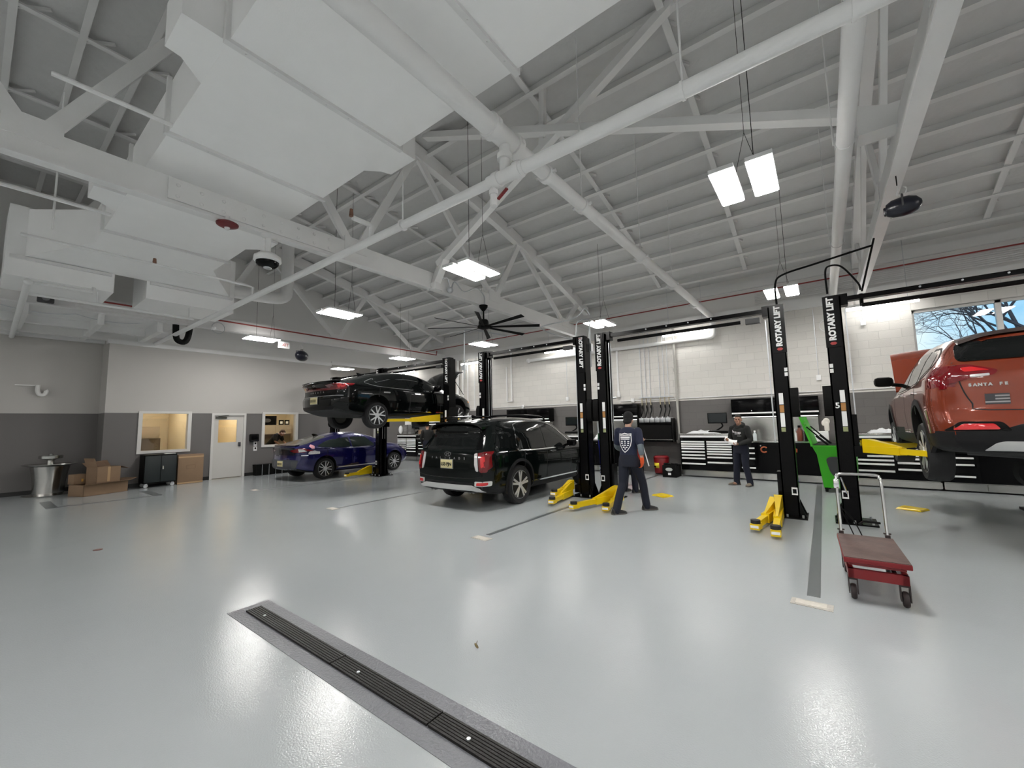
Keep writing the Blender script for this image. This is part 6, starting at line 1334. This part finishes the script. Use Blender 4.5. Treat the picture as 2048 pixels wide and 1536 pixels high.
# office contents
WOODL = mat('office_laminate', (.26, .22, .17), .6, var=.06)
for y0, y1, nm, x0 in ((2.62, 3.93, 'left', -17.9), (6.5, 8.43, 'right', -18.3)):
    t_ = thing('overhead_cabinet', 'beige overhead cabinet in the %s office' % nm, 'cabinet', (x0, y0, 1.37)); w_ = y1-y0
    B().bx(-.35, .0, 0, w_, 0, .38).obj('body', WOODL, t_)
    n = 2 if nm == 'left' else 3
    for k in range(n): B().bx(0, .015, k*w_/n+.006, (k+1)*w_/n-.006, .01, .37).obj('door', mat('laminate_front', (.42, .36, .28), .5), t_)
    d = thing('office_desk', 'office desk below the beige cabinet in the %s office' % nm, 'desk', (x0, y0, 0))
    B().bx(-.35, .5, -.1, w_+.1, .74, .78).bx(-.34, -.3, -.1, w_+.1, .0, 1.36).bx(-.3, .45, -.1, -.06, 0, .74).bx(-.3, .45, w_+.06, w_+.1, 0, .74).obj('desk_body', WOODL, d)
tv = thing('framed_screen', 'dark framed picture above the cabinets in the right office', 'picture', (-18.33, 7.4, 1.752)); B().bx(-.06, 0, -.43, .43, 0, .38, bev=.01).obj('frame', BLACK, tv); B().sph((.002, .05, .19), .1, .03, 1.6, .8, 14).obj('faint_figure', PLASTIC, tv)
for y, lb in ((8.02, 'left of two small dark framed pictures in the right office'), (8.25, 'right of two small dark framed pictures in the right office')):
    t_ = thing('picture_frame', lb, 'picture', (-18.33, y, 1.752)); B().bx(-.02, 0, -.1, .1, 0, .21).obj('frame', BLACK, t_); B().bx(0, .004, -.05, .05, .05, .15).obj('print', PAPER, t_)
lp = thing('interior_door', 'cream inner door seen through the left office window', 'door', (-19.15, 4.0, 0)); B().bx(-.03, .0, -.45, .4, 0, 2.05).bx(0, .02, -.5, -.45, 0, 2.1).bx(0, .02, .4, .44, 0, 2.1).obj('leaf', mat('cream_door', (.7, .62, .47), .5), lp)
tag(B().bx(-16.95, XL-.15, 6.1, 8.58, .86, .9).obj('window_counter', WOODL), 'narrow counter inside the right office window', 'counter')
tag(B().bx(-16.8, -16.4, 7.2, 7.75, .901, .93).obj('papers', PAPER), 'white papers on the counter below the leaning man', 'paper')
pb = thing('desk_machine', 'small dark machine on the desk in the left office', 'machine', (-17.75, 3.2, .78)); B().bx(-.15, .15, -.13, .13, 0, .25, bev=.02).obj('case', MBLK, pb)
# far corner pieces
fb = thing('parts_organiser', 'pale pegboard and drawer boxes above the far corner bench', 'organiser', (-16.2, 12.75, 1.22))
B().bx(-.32, .55, .3, .34, .35, .95).obj('board', LETW, fb)
b = B()
for x in (.0, .35):
    for k in range(4): b.bx(x, x+.26, -.05, .15, .005+k*.11, .1+k*.11, bev=.006)
b.obj('drawer_boxes', mat('organiser_grey', (.18, .18, .18), .5), fb)
B().sph((-.25, 0, .2), .11, 1, 1, 1.8, 12).obj('white_bag', MATS['film_white'], fb)
tag(B().bx(-15.1, -14.9, 12.7, 12.9, 1.222, 1.4).obj('small_carton', CARDB), 'small brown carton on the far corner bench', 'box')
# round hose reel at far right under the orange car
rr = thing('rubber_tyre_dolly', 'dark round rubber tool at the right picture edge on a stand', 'stand', (2.72, 10.6, 0))
B().lathe([(.1, -.1), (.22, -.1), (.26, 0), (.22, .1), (.1, .1)], (0, 0, .62), axis='Y', n=26).obj('ring', RUB, rr); B().cyl((0, 0, .0), (0, 0, .42), .05, n=12).bx(-.2, .2, -.2, .2, 0, .04).obj('post', MBLK, rr)
# bare tree outside the window
random.seed(11)
tb_ = B()
def grow(p, d, L, r, k):
    q = p+d*L; mid = p.lerp(q, .5)+V(random.uniform(-1, 1), random.uniform(-1, 1), random.uniform(-1, 1))*L*.07
    tb_.tube([p, mid, q], [r, r*.85, r*.7], 5 if k < 4 else 4)
    if k >= 7: return
    for i in range(3 if k in (1, 2, 3, 4) else 2):
        ax = V(random.uniform(-1, 1), random.uniform(-1, 1), random.uniform(-.6, .6)).normalized()
        grow(q if i < 2 else mid, (d+ax*random.uniform(.5, .95)).normalized(), L*random.uniform(.66, .84), r*.56, k+1)
grow(V(5.6, 19.5, -.3), V(-.05, 0, 1), 3.0, .13, 0); grow(V(5.5, 19.4, 3.2), V(-.8, -.1, .5).normalized(), 1.3, .06, 1); grow(V(5.5, 19.4, 3.9), V(-.7, .0, .6).normalized(), 1.3, .055, 1); grow(V(5.5, 19.4, 2.9), V(-.9, .1, .25).normalized(), 1.4, .05, 1)
tag(tb_.obj('bare_tree', mat('bark_violet', (.10, .085, .10), .8, var=.2)), 'leafless tree outside the high window', 'tree')
tag(B().bx(-30, 40, 13.6, 60, -.6, -.31).obj('outdoor_ground', mat('asphalt', (.2, .2, .19), .9)), 'paved ground outside the block wall', 'ground')
